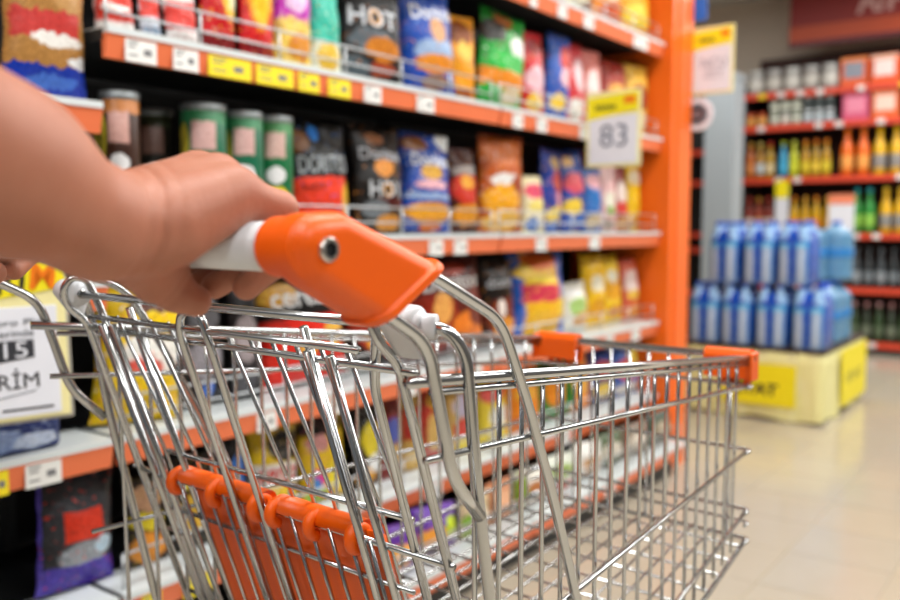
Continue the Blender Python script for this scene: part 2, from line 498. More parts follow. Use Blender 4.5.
# basket front
mb = MB()
yr, yl = rl(UF), ll(UF)
mb.tube([P(UF - .004, 1, z1(UF)), (UF + .004, yr + .012, z1(UF)), (UF + .004, yl - .012, z1(UF)), P(UF - .004, -1, z1(UF))], .0056, 12, .012)
for zf, r in ((lambda u: z2(u), .0030), (z3, .0029), (z4, .0029), (z5, .0036), (lambda u: z5(u) + .025, .0024)):
    mb.tube([P(UF - .02, 1, zf(UF)), (UF, yr, zf(UF)), (UF, yl, zf(UF)), P(UF - .02, -1, zf(UF))], r, 8, .015)
front = mb.build('basket_front', M_CHROME, cart, True)
n = 11
for i in range(1, n):
    y = yr + (yl - yr) * i / n
    MB().tube([(UF + .003, y, z1(UF)), (UF + .001, y, z5(UF) - .002)], WIRE, 6).build('front_wire', M_CHROME, front, True)
# basket floor
mb = MB()
mb.tube([(.10, rl(.1) + .01, z5(.1)), (.10, ll(.1) - .01, z5(.1))], .0036, 8)
flr = mb.build('basket_floor', M_CHROME, cart, True)
for i in range(16):
    u = .125 + i * .0405
    MB().tube([P(u, 1, z5(u)), P(u, -1, z5(u))], .0021, 6).build('floor_wire', M_CHROME, flr, True)
for i in range(1, 13):
    w = i / 13
    MB().tube([(.1, rl(.1) + (ll(.1) - rl(.1)) * w, z5(.1) + .004), (UF, yr + (yl - yr) * w, z5(UF) + .004)], .0021, 6).build('floor_wire', M_CHROME, flr, True)

# orange bumpers at the front corners
def bumper(y0, y1, corner):
    mb = MB(); zt = z1(UF)
    def slab(x0, x1, ya, yb, za, zb): mb.box(x0, x1, ya, yb, za, zb)
    prof = [(-.011, -.030), (-.012, .002), (-.007, .0095), (.004, .011), (.0125, .007), (.0145, -.001), (.013, -.034), (.0095, -.034), (.0095, -.010), (-.0075, -.010), (-.0075, -.030)]
    V = []; F = []; m = len(prof)
    for y in (y0, y1):
        for (x, z) in prof: V.append((UF + .004 + x, y, zt + z))
    for k in range(m): F.append((k, (k + 1) % m, m + (k + 1) % m, m + k))
    mb.add(V, F)
    mb.add([V[k] for k in range(m)], [tuple(range(m))]); mb.add([V[m + k] for k in range(m)], [tuple(range(m - 1, -1, -1))])
    # fingers of the lower comb
    k = y0 + .006
    while k < y1 - .012:
        slab(UF + .0135, UF + .0175, k, k + .009, zt - .046, zt - .030); k += .0165
    # return around the corner
    e = y0 if corner < 0 else y1
    if corner < 0: slab(UF - .012, UF + .0165, e - .006, e + .002, zt - .032, zt + .0075)
    else: slab(UF - .012, UF + .0165, e - .002, e + .006, zt - .032, zt + .0075)
    o = mb.build('corner_bumper', M_CARTO, cart)
    bv = o.modifiers.new('bevel', 'BEVEL'); bv.width = .0022; bv.segments = 2; bv.limit_method = 'ANGLE'
    o['label'] = 'orange plastic corner bumper'
bumper(yr + .004, yr + .070, -1)
bumper(yl - .070, yl + .004, 1)

# rear gate, hanging tilted from the pivot rod
def G(l, z, off=0.0): return (.035 + .337 * (.975 - z) + off, l, z)
mb = MB()
ZB = .545
mb.tube([G(.040, .949), G(.530, .949)], .0033, 8)
gate = mb.build('rear_gate', M_CHROME, cart, True)
MB().tube([G(.092, .963, -.006), G(.505, .963, -.006)], .0033, 8).build('gate_bar', M_CHROME, gate, True)
MB().tube([G(.062, ZB), G(.522, ZB)], .0036, 8).build('gate_bar', M_CHROME, gate, True)
for l0, l1 in ((.0575, .096), (.530, .494)):
    s = 1 if l1 > l0 else -1
    MB().tube([G(l0, ZB), G(l0, .955), (.0185, l0, .975), (.0135, l0 + .004 * s, .994), (.022, l0 + .010 * s, 1.0065), (.034, l0 + .017 * s, 1.004), (.043, l0 + .025 * s, .975), G(l1, .93, .004), G(l1, ZB)], .0043, 10, .012).build('gate_frame', M_CHROME, gate, True)
MB().tube([G(.337, ZB, -.008), G(.337, .958, -.008), (.030, .331, .977), (.029, .313, .983), (.030, .297, .977), G(.292, .955, -.008), G(.292, ZB, -.008)], .0043, 10, .012).build('gate_loop', M_CHROME, gate, True)
for l0, zt in ((.166, .976), (.153, .957), (.127, .955), (.440, .976), (.462, .957), (.484, .955)):
    MB().tube([G(l0, zt, -.008 if zt < .97 else .006), G(l0 - .002, ZB, -.008 if zt < .97 else .006)], .0040, 10).build('gate_tube', M_CHROME, gate, True)
for i in range(13):
    l0 = .112 + i * .0315
    if abs(l0 - .337) < .012 or abs(l0 - .292) < .012: continue
    MB().tube([G(l0, .966, -.001), G(l0, .81, .0165), G(l0, ZB, .0175)], .0022, 6).build('gate_wire', M_CHROME, gate, True)
for i in range(12):
    l0 = .146 + i * .0272
    MB().tube([G(l0, .778, -.0035), G(l0 - .001, ZB, -.0045)], .0021, 6).build('gate_wire', M_CHROME, gate, True)
for z, a_, b_, r, off in ((.807, .096, .468, .0032, .009), (.776, .051, .543, .0032, .000), (.733, .110, .500, .0026, .001), (.70, .470, .515, .003, 0), (.61, .060, .530, .0026, .001)):
    MB().tube([G(a_, z, off), G(b_, z, off)], r, 8).build('gate_bar', M_CHROME, gate, True)
# orange flap hooked over the bar
mb = MB(); nn = 24; V = []; F = []
la, lb, zt, zb = .138, .452, .782, .575
rows = 8
for side in (0, 1):
    for i in range(rows + 1):
        z = zt + (zb - zt) * i / rows
        for j in range(nn + 1):
            l = la + (lb - la) * j / nn + .012 * (i / rows) * (1 - 2 * j / nn)
            ribs = .0016 * math.sin(j / nn * math.pi * 2 * 7)
            p = G(l, z, .0075 + ribs + .003 * side)
            V.append(p)
W_ = nn + 1; H_ = (rows + 1) * W_
for i in range(rows):
    for j in range(nn):
        q = (i * W_ + j, i * W_ + j + 1, (i + 1) * W_ + j + 1, (i + 1) * W_ + j)
        F.append(q); F.append(tuple(H_ + k for k in q[::-1]))
for j in range(nn):
    F.append((j, H_ + j, H_ + j + 1, j + 1)); e = rows * W_; F.append((e + j + 1, H_ + e + j + 1, H_ + e + j, e + j))
for i in range(rows):
    a = i * W_; F.append((a + W_, H_ + a + W_, H_ + a, a)); a += nn; F.append((a, H_ + a, H_ + a + W_, a + W_))
flap = link('seat_flap', V, F, M_CARTO, gate, True); flap['label'] = 'orange plastic child seat flap'
for (ra, rb) in ((.162, .283), (.303, .456)):
    mb = MB()
    pr = []
    nq = 12
    V = []; F = []
    for l in (ra, rb):
        for k in range(nq):
            a = 2 * math.pi * k / nq
            c = G(l, .7815, .008)
            V.append((c[0] + .0125 * math.cos(a), l, c[2] + .0100 * math.sin(a)))
    for k in range(nq): F.append((k, (k + 1) % nq, nq + (k + 1) % nq, nq + k))
    F.append(tuple(range(nq))); F.append(tuple(range(2 * nq - 1, nq - 1, -1)))
    link('flap_lip', V, F, M_CARTO, flap, True)
    for t in (.03, .5, .97):
        l = ra + (rb - ra) * t; c = Vector(G(l, .775, .000))
        arc = []
        for k in range(11):
            a = R(20 + 250 * k / 10)
            arc.append((c.x + .0105 * math.cos(a), l, c.z + .0105 * math.sin(a)))
        MB().tube(arc, .0062, 8).build('flap_hook', M_CARTO, flap, True)

# chassis and castors
mb = MB()
for s in (1, -1):
    mb.tube([P(.20, s, .215), P(.40, s, .20), P(.58, s, .19)], .011, 10)
    mb.tube([P(.58, s, .19), P(.50, s, .40), (.45, rl(.45) + .03 if s > 0 else ll(.45) - .03, z5(.45) - .008)], .008, 10)
mb.tube([P(.20, 1, .215), P(.20, -1, .215)], .010, 10); mb.tube([P(.58, 1, .19), P(.58, -1, .19)], .010, 10)
mb.build('chassis', M_CHROME, cart, True)
for u in (.20, .58):
    for s in (1, -1):
        p = P(u, s, 0); w = empty('castor', p, 0, cart)
        MB().box(-.004, .0, -.018, .018, .06, .19).box(-.02, .02, -.018, -.014, .05, .16).box(-.02, .02, .014, .018, .05, .16).build('fork', M_CHROME, w)
        V, F = lathe_geo([(.02, -.012), (.056, -.012), (.0595, -.008), (.0595, .008), (.056, .012), (.02, .012)], 24)
        link('wheel', [(x, z, y + .0598) for x, y, z in V], F, M_RUBBER, w, True)

# ------------------------------------------------------------------ the person's arms
def skin_material():
    t = NT('skin'); tc = t.n('ShaderNodeTexCoord'); b = t.b
    n1 = t.noise(tc.outputs['Object'], 22, 3); n2 = t.noise(tc.outputs['Object'], 420, 3, .6); n3 = t.noise(tc.outputs['Object'], 900, 2)
    c = t.mix(n1.outputs[0], hexc('#a9664b') + (1,), hexc('#c68a72') + (1,))
    c = t.mix(t.math('MULTIPLY', n2.outputs[0], .25), c, hexc('#9a5238') + (1,))
    t.l(c, b.inputs['Base Color'])
    b.inputs['Roughness'].default_value = .50
    b.inputs['Subsurface Weight'].default_value = .12
    b.inputs['Subsurface Radius'].default_value = (.010, .0035, .0018); b.inputs['Subsurface Scale'].default_value = .6
    hgt = t.math('ADD', t.math('MULTIPLY', n2.outputs[0], .6), t.math('MULTIPLY', n3.outputs[0], .4))
    mp = t.n('ShaderNodeMapping'); mp.inputs['Scale'].default_value = (420, 120, 60); t.l(tc.outputs['Object'], mp.inputs[0])
    n5 = t.noise(mp.outputs[0], 1.0, 3, .6)
    hgt = t.math('ADD', hgt, t.math('MULTIPLY', n5.outputs[0], .8))
    t.bump(hgt, .4, .001)
    return t.m
M_SKIN = skin_material()
M_NAIL = mat('finger_nail', '#e3b3a4', 0.25)
def arm_mesh(kind, h):
    f = Field((-.53, -.075, .975), (-.04, .175, 1.40), h)
    # forearm and a little of the upper arm
    f.cone((-.50, .06, 1.36), (-.42, -.005, 1.155), .052, .047, .02)
    f.cone((-.42, -.005, 1.155), (-.34, .022, 1.128), .047, .049, .02)
    f.cone((-.34, .022, 1.126), (-.255, .047, 1.088), .0465, .0385, .02)
    f.cone((-.255, .047, 1.088), (-.195, .064, 1.061), .0385, .0295, .02)
    f.cone((-.195, .064, 1.062), (-.168, .070, 1.058), .0300, .0275, .012)
    # palm
    for c, m_ in (((-.166, .060, 1.061), (-.112, .054, 1.082)), ((-.168, .074, 1.066), (-.108, .076, 1.090)), ((-.168, .086, 1.067), (-.106, .099, 1.093)), ((-.166, .096, 1.064), (-.108, .121, 1.089))):
        f.cone(c, m_, .0240, .0165, .012)
    f.cone((-.152, .056, 1.061), (-.120, .053, 1.073), .0220, .0165, .012)     # heel of the hand
    f.cone((-.158, .088, 1.046), (-.134, .102, 1.034), .0225, .0180, .012)     # ball of the thumb
    # creases round the wrist
    r, (X, Y, Z) = f.sub((-.21, -1, 1.0), (-.12, 1, 1.12))
    ax = np.array((.92, -.10, -.35)); ax /= np.linalg.norm(ax)
    for s0, dep, wd in ((-.170, .0017, .0018), (-.180, .0009, .002), (-.160, .0007, .0018)):
        sdist = (X - s0) * ax[0] + (Y - .06) * ax[1] + (Z - 1.06) * ax[2] + .004 * np.sin((Z - 1.06) * 60)
        f.S[r] += (dep * np.exp(-(sdist / wd) ** 2)).astype(np.float32)
    palm = f.S.copy(); out = palm.copy()
    fingers = [
        [((-.114, .054, 1.081), .0150), ((-.0800, .0485, 1.0715), .0115), ((-.0760, .056, 1.038), .0100), ((-.0905, .071, 1.0205), .0088)],
        [((-.108, .076, 1.090), .0150), ((-.0730, .0735, 1.074), .0115), ((-.0725, .081, 1.038), .0102), ((-.0955, .0985, 1.0205), .0090)],
        [((-.106, .099, 1.093), .0150), ((-.0705, .097, 1.076), .0115), ((-.0705, .104, 1.038), .0102), ((-.0940, .119, 1.0205), .0090)],
        [((-.108, .121, 1.089), .0150), ((-.0735, .120, 1.074), .0112), ((-.0730, .126, 1.038), .0100), ((-.0950, .138, 1.0215), .0088)]]
    if kind == 'right':
        thumb = [((-.158, .090, 1.045), .0200), ((-.139, .098, 1.028), .0165), ((-.1270, .097, 1.0180), .0126), ((-.1155, .0915, 1.0120), .0104)]
    else:
        thumb = [((-.156, .090, 1.045), .0200), ((-.142, .115, 1.035), .0160), ((-.133, .140, 1.026), .0130), ((-.124, .163, 1.0215), .0108)]
    for fg in fingers + [thumb]:
        f.S[:] = 1.0
        f.chain(fg, .004)
        if fg is thumb and kind == 'right':
            r, (X, Y, Z) = f.sub((-.2, -1, .98), (-.1, 1, 1.05))
            for q in ((-.132, .098, 1.0225), (-.127, .097, 1.0195)):
                dd = np.array((.76, -.2, -.6)); dd /= np.linalg.norm(dd)
                s_ = (X - q[0]) * dd[0] + (Y - q[1]) * dd[1] + (Z - q[2]) * dd[2]
                f.S[r] += (.0011 * np.exp(-(s_ / .0014) ** 2)).astype(np.float32)
        k = .007
        d = f.S; hh = np.clip(.5 + .5 * (d - palm) / k, 0, 1)
        out = np.minimum(out, d * (1 - hh) + palm * hh - k * hh * (1 - hh))
    f.S = out
    return nets(f.S, f.lo, f.h)
VR, FR = arm_mesh('right', .0019)
VL, FL = arm_mesh('left', .0024)
VL[:, 1] = .534 - VL[:, 1]; FL = FL[:, ::-1]
me = mesh_np('person', np.concatenate([VR, VL]), np.concatenate([FR, FL + len(VR)]))
person = link_me('person', me, M_SKIN, None, True, CO, (0, 0, HD))
tag(person, 'bare forearms and hands of a person gripping the cart handle bar', 'person')
# thumb nail of the far hand
V, F = lathe_geo([(.0, .0012), (.004, .0010), (.0058, .0003), (.006, -.0006)], 14)
nail = link('thumb_nail', [(x * .9, y * 1.3, z) for x, y, z in V], F, M_NAIL, person, True)
nail.location = (-.1325, .3765, 1.0265); nail.rotation_euler = (R(8), R(-62), R(10))

# ------------------------------------------------------------------ store shelving along the aisle
M_STRIP = mat('orange_price_strip', '#ef7a4c', 0.42, var=0.06, scale=8)
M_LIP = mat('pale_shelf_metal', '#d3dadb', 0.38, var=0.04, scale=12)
M_BACK = mat('black_back_panel', '#161616', 0.7)
M_UPR = mat('dark_upright_and_deck_shade', '#2a2c2e', 0.5)
M_TAGW = mat('white_price_card', '#e9e9e6', 0.55, var=0.04, scale=50)
M_TAGY = mat('yellow_price_card', '#f2dd18', 0.5, var=0.05, scale=50)
M_INK = mat('black_ink', '#26262a', 0.6)
M_PRINT = mat('faded_print', '#77777a', 0.6)
M_WIREF = mat('grey_fence_wire', (0.55, 0.58, 0.6), 0.35, 0.8)
M_POST = mat('orange_end_panel', '#f06a12', 0.4, var=0.07, scale=5)
YF = 1.515; YB = 1.99; ST = .055
def tag_mark(parent, x0, x1, z, y, m):
    w = x1 - x0
    t = MB().box(x0, x1, y - .0022, y, z - .0245, z + .0245).build('price_tag', m, parent)
    mb = MB()
    rnd = random.Random(int(x0 * 1000))
    for (a, b, dz) in ((.10, .45, .012), (.10, .36, .004), (.10, .40, -.012), (.58, .86, -.004)):
        hgt = .0016 if dz != -.004 else .006
        mb.box(x0 + w * a, x0 + w * (b - .06 * rnd.random()), y - .0027, y - .0021, z + dz - hgt, z + dz + hgt)
    mb.build('print', M_PRINT, t)['kind'] = 'stuff'
def shelf(unit, x0, x1, zc, tags, yf=YF, fence=True, wires=(.035, .075)):
    zt = zc + ST / 2
    d = MB().box(x0 + .007, x1 - .007, yf + .002, YB - .051, zt - .022, zt).build('shelf', M_UPR, unit)  # deck body coloured dark to stand in for the shade beneath the shelf
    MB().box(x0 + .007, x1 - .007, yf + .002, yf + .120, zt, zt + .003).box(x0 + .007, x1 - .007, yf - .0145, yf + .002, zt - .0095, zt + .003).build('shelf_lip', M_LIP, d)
    MB().add([(x0 + .007, yf - .012, zt - .0098), (x1 - .007, yf - .012, zt - .0098), (x1 - .007, yf - .002, zt - ST), (x0 + .007, yf - .002, zt - ST),
              (x0 + .007, yf + .006, zt - .0098), (x1 - .007, yf + .006, zt - .0098), (x1 - .007, yf + .006, zt - ST), (x0 + .007, yf + .006, zt - ST)],
             [(0, 3, 2, 1), (0, 1, 5, 4), (3, 7, 6, 2), (0, 4, 7, 3), (1, 2, 6, 5), (4, 5, 6, 7)]).build('price_rail', M_STRIP, d)
    for c, a, b in tags: tag_mark(d, a, b, zc - .0045, yf - .009, M_TAGW if c == 'w' else M_TAGY)
    if fence:
        mb = MB()
        for h in wires: mb.tube([(x0 + .02, yf + .012, zt + h), (x1 - .02, yf + .012, zt + h)], .0029, 6)
        n = int((x1 - x0) / .22)
        for i in range(n + 1):
            x = x0 + .02 + (x1 - x0 - .04) * i / n
            mb.tube([(x, yf + .012, zt), (x, yf + .012, zt + wires[-1])], .0029, 6)
        mb.build('wire_fence', M_WIREF, d, True)
    return d
def unit(x0, x1, label):
    u_ = empty('shelving_unit', ((x0 + x1) / 2, YB, 0)); tag(u_, label, 'shelving', 'shelving along the aisle')
    u_.location = (0, 0, 0)
    MB().box(x0 + .001, x1 - .001, YB, YB + .02, 0, 2.2).build('back_panel', M_BACK, u_)
    for x in (x0, x1): MB().box(x + .001 if x == x0 else x - .02, x + .02 if x == x0 else x - .001, YB - .05, YB, 0, 2.2).build('upright', M_UPR, u_)
    return u_
XA, XB, XC, XD = -.40, .955, 2.309, 3.565
uA = unit(XA, XB, 'left shelving bay behind the sleeve of pasta and the discount sign')
uB = unit(XB, XC, 'middle shelving bay holding the crisp tubes and black snack bags')
uC = unit(XC, XD, 'right shelving bay ending at the orange end panel')
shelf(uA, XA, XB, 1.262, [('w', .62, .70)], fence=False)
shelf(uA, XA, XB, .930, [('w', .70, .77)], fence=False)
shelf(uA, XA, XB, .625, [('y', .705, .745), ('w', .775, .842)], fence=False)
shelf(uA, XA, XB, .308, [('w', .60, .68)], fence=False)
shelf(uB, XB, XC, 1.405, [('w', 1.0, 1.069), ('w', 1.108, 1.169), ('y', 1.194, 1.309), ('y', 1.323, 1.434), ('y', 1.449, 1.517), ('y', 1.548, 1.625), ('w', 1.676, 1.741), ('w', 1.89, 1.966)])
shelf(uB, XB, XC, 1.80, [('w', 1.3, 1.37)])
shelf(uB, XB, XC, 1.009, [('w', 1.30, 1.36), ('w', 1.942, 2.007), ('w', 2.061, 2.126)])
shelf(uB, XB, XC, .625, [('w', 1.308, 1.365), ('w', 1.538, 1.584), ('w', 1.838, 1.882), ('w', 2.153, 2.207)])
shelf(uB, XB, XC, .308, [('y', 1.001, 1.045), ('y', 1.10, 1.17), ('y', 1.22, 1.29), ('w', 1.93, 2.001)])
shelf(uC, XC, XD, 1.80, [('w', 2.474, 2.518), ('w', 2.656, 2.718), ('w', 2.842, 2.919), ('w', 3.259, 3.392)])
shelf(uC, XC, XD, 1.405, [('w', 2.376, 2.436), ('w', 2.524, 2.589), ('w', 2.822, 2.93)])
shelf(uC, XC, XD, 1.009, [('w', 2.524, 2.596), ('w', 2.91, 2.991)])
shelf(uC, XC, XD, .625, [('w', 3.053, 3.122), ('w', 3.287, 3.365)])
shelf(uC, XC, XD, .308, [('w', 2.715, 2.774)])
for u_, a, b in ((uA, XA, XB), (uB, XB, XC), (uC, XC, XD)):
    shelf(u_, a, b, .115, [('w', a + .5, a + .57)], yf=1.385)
    MB().box(a + .002, b - .002, 1.43, YB - .051, 0, .06).build('plinth', M_UPR, u_)
# orange end panel of the aisle end
ep = empty('end_panel', (0, 0, 0)); tag(ep, 'tall orange end panel closing the snack shelving', 'end panel')
MB().box(3.572, 3.630, 1.47, 2.02, 0, 2.35).build('inner_upright', M_POST, ep)
MB().box(3.630, 3.775, 1.462, 1.492, 0, 2.35).build('side_board', M_POST, ep)
MB().box(3.747, 3.775, 1.492, 2.02, 0, 2.35).build('end_board', M_POST, ep)

# ------------------------------------------------------------------ products
def bag_fn(w, h, d, seed):
    rn = random.Random(seed); ph = [rn.uniform(0, 6.28) for _ in range(6)]; lean = rn.uniform(-.012, .012)
    def f(v):
        q = min(max((v - .035) / .93, 0), 1)
        return math.sin(math.pi * q) ** .5 * (1.12 - .28 * v)
    def front(u, v):
        g = max(0, 1 - abs(2 * u - 1) ** 2.4) ** .6
        wr = .004 * math.sin(u * 19 + ph[0] + 3 * v) * (1 - f(v)) + .0022 * math.sin(v * 17 + ph[1] + 4 * u) * g + .0018 * math.sin(u * 11 + ph[2]) * g
        return .0015 + d / 2 * f(v) * g + wr
    def xs(u, v):
        return (u - .5) * w * (1 - .07 * math.sin(math.pi * v) ** .7) + lean * v + .0015 * math.sin(v * 23 + ph[3])
    return front, xs
def bag_mesh(w, h, d, seed, nx=12, nz=16):
    front, xs = bag_fn(w, h, d, seed); V = []; F = []
    for s in (-1, 1):
        for j in range(nz + 1):
            for i in range(nx + 1):
                u, v = i / nx, j / nz
                v = v if 0 < j < nz else v
                V.append((xs(u, v), s * front(u, v) if 0 < i < nx else s * .0008, v * h))
    n1 = (nx + 1) * (nz + 1)
    for j in range(nz):
        for i in range(nx):
            a = j * (nx + 1) + i; q = (a, a + 1, a + nx + 2, a + nx + 1)
            F.append(q); F.append(tuple(n1 + k for k in q[::-1]))
    for i in range(nx):
        F.append((i + 1, i, n1 + i, n1 + i + 1)); a = nz * (nx + 1) + i; F.append((a, a + 1, n1 + a + 1, n1 + a))
    for j in range(nz):
        a = j * (nx + 1); F.append((a, a + nx + 1, n1 + a + nx + 1, n1 + a)); a += nx; F.append((a + nx + 1, a, n1 + a, n1 + a + nx + 1))
    me = bpy.data.meshes.new('bag'); me.from_pydata(V, [], F); me.update(); return me
SEED = [1]
TM = {}
def ink(c):
    if c not in TM: TM[c] = mat('ink_' + c.strip('#'), c, .4)
    return TM[c]
def bag(x0, x1, zdeck, h, m, label, group, texts=(), d=None, y=1.60, rz=-9.0, name='snack_bag', cat='snack bag', rx=0.0, gap=.006):
    SEED[0] += 1; sd = SEED[0]
    w = x1 - x0 - gap; d = min(d or .085, w * .42)
    rn = random.Random(sd * 7)
    roll = rn.uniform(-4.5, 4.5) * (1 if w > .13 else .35) if name == 'snack_bag' else 0.0
    w_ = w * .97; lift = abs(math.sin(R(roll))) * w / 2
    o = link_me(name, bag_mesh(w_, h * .985, d, sd), m, None, True, ((x0 + x1) / 2 - math.sin(R(roll)) * h * .35, y + rn.uniform(-.008, .012), zdeck + .0008 + lift), (R(rx + rn.uniform(-5, 0)), R(roll), R(rz + rn.uniform(-5, 5))))
    tag(o, label, cat, group)
    w = w_; h = h * .985
    front, xs = bag_fn(w, h, d, sd)
    for body, cu, cv, tw, th, colr, *sh in texts:
        me, co = fit_text(body, tw * w, th * h, sh[0] if sh else 0.0, .012)
        for i in range(len(co)):
            lx, lz, dz = co[i]
            u, v = cu + lx / w, cv + lz / h
            co[i] = (xs(min(max(u, 0), 1), v), -front(min(max(u, .02), .98), v) - .0012 - dz, v * h)
        me.vertices.foreach_set('co', co.ravel()); me.update()
        link_me('lettering', me, ink(colr), o)
    return o
D0, D1, D2, D3, D4 = 1.8305, 1.4355, 1.0395, .6555, .3385
DB = .1455
e, r = 'e', 'r'
# --- top shelf, right bay
g = 'bags on the highest shelf'
bag(2.81, 3.08, D0, .22, pat('#7a3a1c', [(e, .5, .6, .4, .25, '#e8a024'), (e, .4, .3, .3, .15, '#f3e3c0')]), 'brown and yellow snack bag, leftmost on the highest shelf', g)
bag(3.085, 3.32, D0, .24, pat('#e98a1a', [(e, .5, .65, .35, .2, '#f8f0dc'), (e, .6, .25, .4, .18, '#c24a12')]), 'orange snack bag with white patch, middle one on the highest shelf', g)
bag(3.325, 3.55, D0, .25, pat('#f1a414', [(e, .5, .35, .4, .2, '#f7d34a'), (e, .4, .8, .3, .1, '#c83a16')]), 'golden yellow snack bag on the highest shelf beside the orange end panel', g)
# --- shelf above the crisp tubes
g = 'packs on the shelf above the crisp tubes'
bag(1.000, 1.095, D1, .115, pat('#e9e4e0', [(r, .5, .55, .4, .28, '#df3b2c'), (r, .5, .5, .3, .06, '#f2e0da')]), 'small red and white snack pack, leftmost above the crisp tubes', g, d=.05, name='snack_pack')
bag(1.100, 1.155, D1, .115, pat('#cfd9e4', [(r, .5, .7, .42, .2, '#dd3a2a'), (r, .5, .2, .4, .12, '#90a6bd')]), 'narrow red and pale blue snack pack above the crisp tubes', g, d=.035, name='snack_pack')
bag(1.160, 1.242, D1, .12, pat('#ece8e6', [(r, .5, .6, .42, .26, '#e0433a'), (e, .5, .2, .3, .1, '#d8d0cc')]), 'small white snack pack with red panel, left of the tall red bags', g, d=.05, name='snack_pack')
bag(1.247, 1.348, D1, .30, pat('#c4161f', [(e, .75, .62, .32, .34, '#f6bd23'), (e, .8, .55, .14, .2, '#f4ecc0'), (r, .5, .1, .5, .06, '#7a0d14')]), 'tall red snack bag with yellow flame, left of two', g, d=.05)
bag(1.352, 1.458, D1, .305, pat('#cc1a22', [(e, .5, .62, .34, .36, '#f79a12'), (e, .5, .55, .2, .24, '#fbc92c'), (r, .5, .1, .5, .06, '#8a1018')]), 'tall red snack bag with orange flame, next to the magenta bag', g, d=.05)
bag(1.463, 1.580, D1, .305, pat('#f0cf5e', [(r, .5, .68, .5, .27, '#c231b6'), (e, .5, .58, .3, .12, '#e9c4ec'), (e, .6, .2, .3, .12, '#d78a22')]), 'magenta and yellow snack bag between red and teal bags', g, d=.055)
bag(1.584, 1.696, D1, .305, pat('#e8ead6', [(r, .5, .5, .46, .22, '#2fb79d'), (e, .5, .16, .32, .12, '#e6b83a'), (r, .5, .88, .46, .1, '#f3f3ee')]), 'teal and white snack bag with yellow chip print', g, d=.055)
bag(1.704, 1.942, D1, .318, pat('#101113', [(e, .45, .36, .3, .1, '#5b646b'), (e, .6, .3, .26, .1, '#c8761f'), (e, .62, .14, .2, .06, '#9a3a1c'), (e, .25, .12, .2, .1, '#4d5960')]), 'black chip bag with silver lettering on the upper shelf beside the blue bag', g,
    texts=[('HOT', .47, .56, .72, .17, '#c8ccd2'), ('O', .47, .56, .2, .15, '#e09a2c')])
bag(1.950, 2.165, D1, .318, pat('#1247a8', [(e, .55, .40, .36, .1, '#9db8de'), (e, .55, .28, .36, .09, '#e58a1e'), (e, .55, .12, .26, .07, '#8c6a5c'), (e, .6, .58, .16, .1, '#d6a071')]), 'blue chip bag with white lettering and orange chips on the upper shelf', g,
    texts=[('Doritos', .55, .74, .8, .13, '#eef1f4')])
bag(2.170, 2.300, D1, .275, pat('#f19a1c', [(e, .45, .8, .4, .14, '#8d4518'), (e, .55, .6, .25, .1, '#f7c24c'), (e, .5, .12, .35, .06, '#9b4a14')]), 'slim orange snack bag between blue bag and green bag', g)
bag(2.318, 2.570, D1, .318, pat('#159a32', [(e, .22, .78, .22, .12, '#32302e'), (e, .45, .9, .2, .07, '#a7602a'), (e, .72, .66, .2, .12, '#ecebe6'), (r, .5, .30, .5, .09, '#f08a1f'), (e, .6, .14, .22, .08, '#d9c3a0'), (e, .5, .48, .4, .1, '#1fb53f')]), 'bright green chip bag with orange band on the upper shelf', g)
bag(2.590, 2.730, D1, .30, pat('#cf1f2a', [(e, .5, .45, .38, .14, '#f2c0cd'), (e, .5, .18, .35, .1, '#e9c14a'), (e, .5, .82, .3, .1, '#a30f1b')]), 'red and pink snack bag right of the bright green bag', g)
bag(2.738, 2.882, D1, .315, pat('#1c57b5', [(e, .7, .72, .3, .16, '#d8433a'), (e, .7, .5, .3, .12, '#eab9c4'), (e, .4, .2, .3, .1, '#e8c23e')]), 'blue snack bag with red and yellow print on the upper shelf', g)
bag(2.890, 3.025, D1, .315, pat('#d6333a', [(e, .6, .6, .26, .2, '#f0cdd2'), (e, .5, .2, .4, .13, '#d9d2c6')]), 'red snack bag with pale pink centre, left of the yellow-topped price sign', g)
bag(3.030, 3.165, D1, .305, pat('#e07a72', [(e, .4, .55, .3, .2, '#f6dcda'), (e, .6, .25, .2, .08, '#7fae4a'), (e, .5, .12, .4, .08, '#b8a493')]), 'salmon pink snack bag with green spot on the upper shelf', g)
bag(3.175, 3.36, D1, .285, pat('#9b2418', [(e, .5, .5, .35, .2, '#e3a13a'), (e, .5, .15, .35, .1, '#f1d9c4')]), 'dark red snack bag half behind the yellow-topped price sign', g)
bag(3.365, 3.55, D1, .30, pat('#e8b23a', [(e, .5, .55, .32, .18, '#8c2c1a'), (e, .5, .2, .4, .14, '#f4e4c2')]), 'yellow and dark red snack bag nearest the orange end panel, upper shelf', g)

# --- crisp tubes
M_FOIL = mat('silver_foil_lid', (.30, .33, .34), .4, .7)
def can_mat(base, top, pink):
    return pat(base, [(r, .5, .93, .6, .05, top), (e, .08, .72, .10, .16, '#c9b83a'), (r, .5, .78, .26, .11, pink), (e, .5, .52, .26, .075, '#e8e8ea', .1), (e, .52, .36, .30, .06, '#f1d21a', .3), (e, .58, .26, .24, .05, '#f1d21a', .3)], rough=.3, warp=.02, crinkle=0, ns=9, detail=.5, scatter=0)
def can(x, y, label, m, rad=.044, h=.285):
    c = empty('crisp_tube', (x, y, D2 + .0008), R(-38)); tag(c, label, 'crisp tube', 'crisp tubes')
    MB().lathe([(rad - .002, 0), (rad, .004), (rad, h - .012), (rad - .001, h - .010)], 28).build('tube_body', m, c, True)
    MB().lathe([(rad + .0012, h - .016), (rad + .0018, h - .012), (rad + .0018, h - .001), (rad, h), (rad - .005, h), (rad - .007, h - .004), (.001, h - .004)], 28).build('tube_lid', M_FOIL, c, True)
GRN = lambda: can_mat('#0f6244', '#2f7a4e', '#c9a09a')
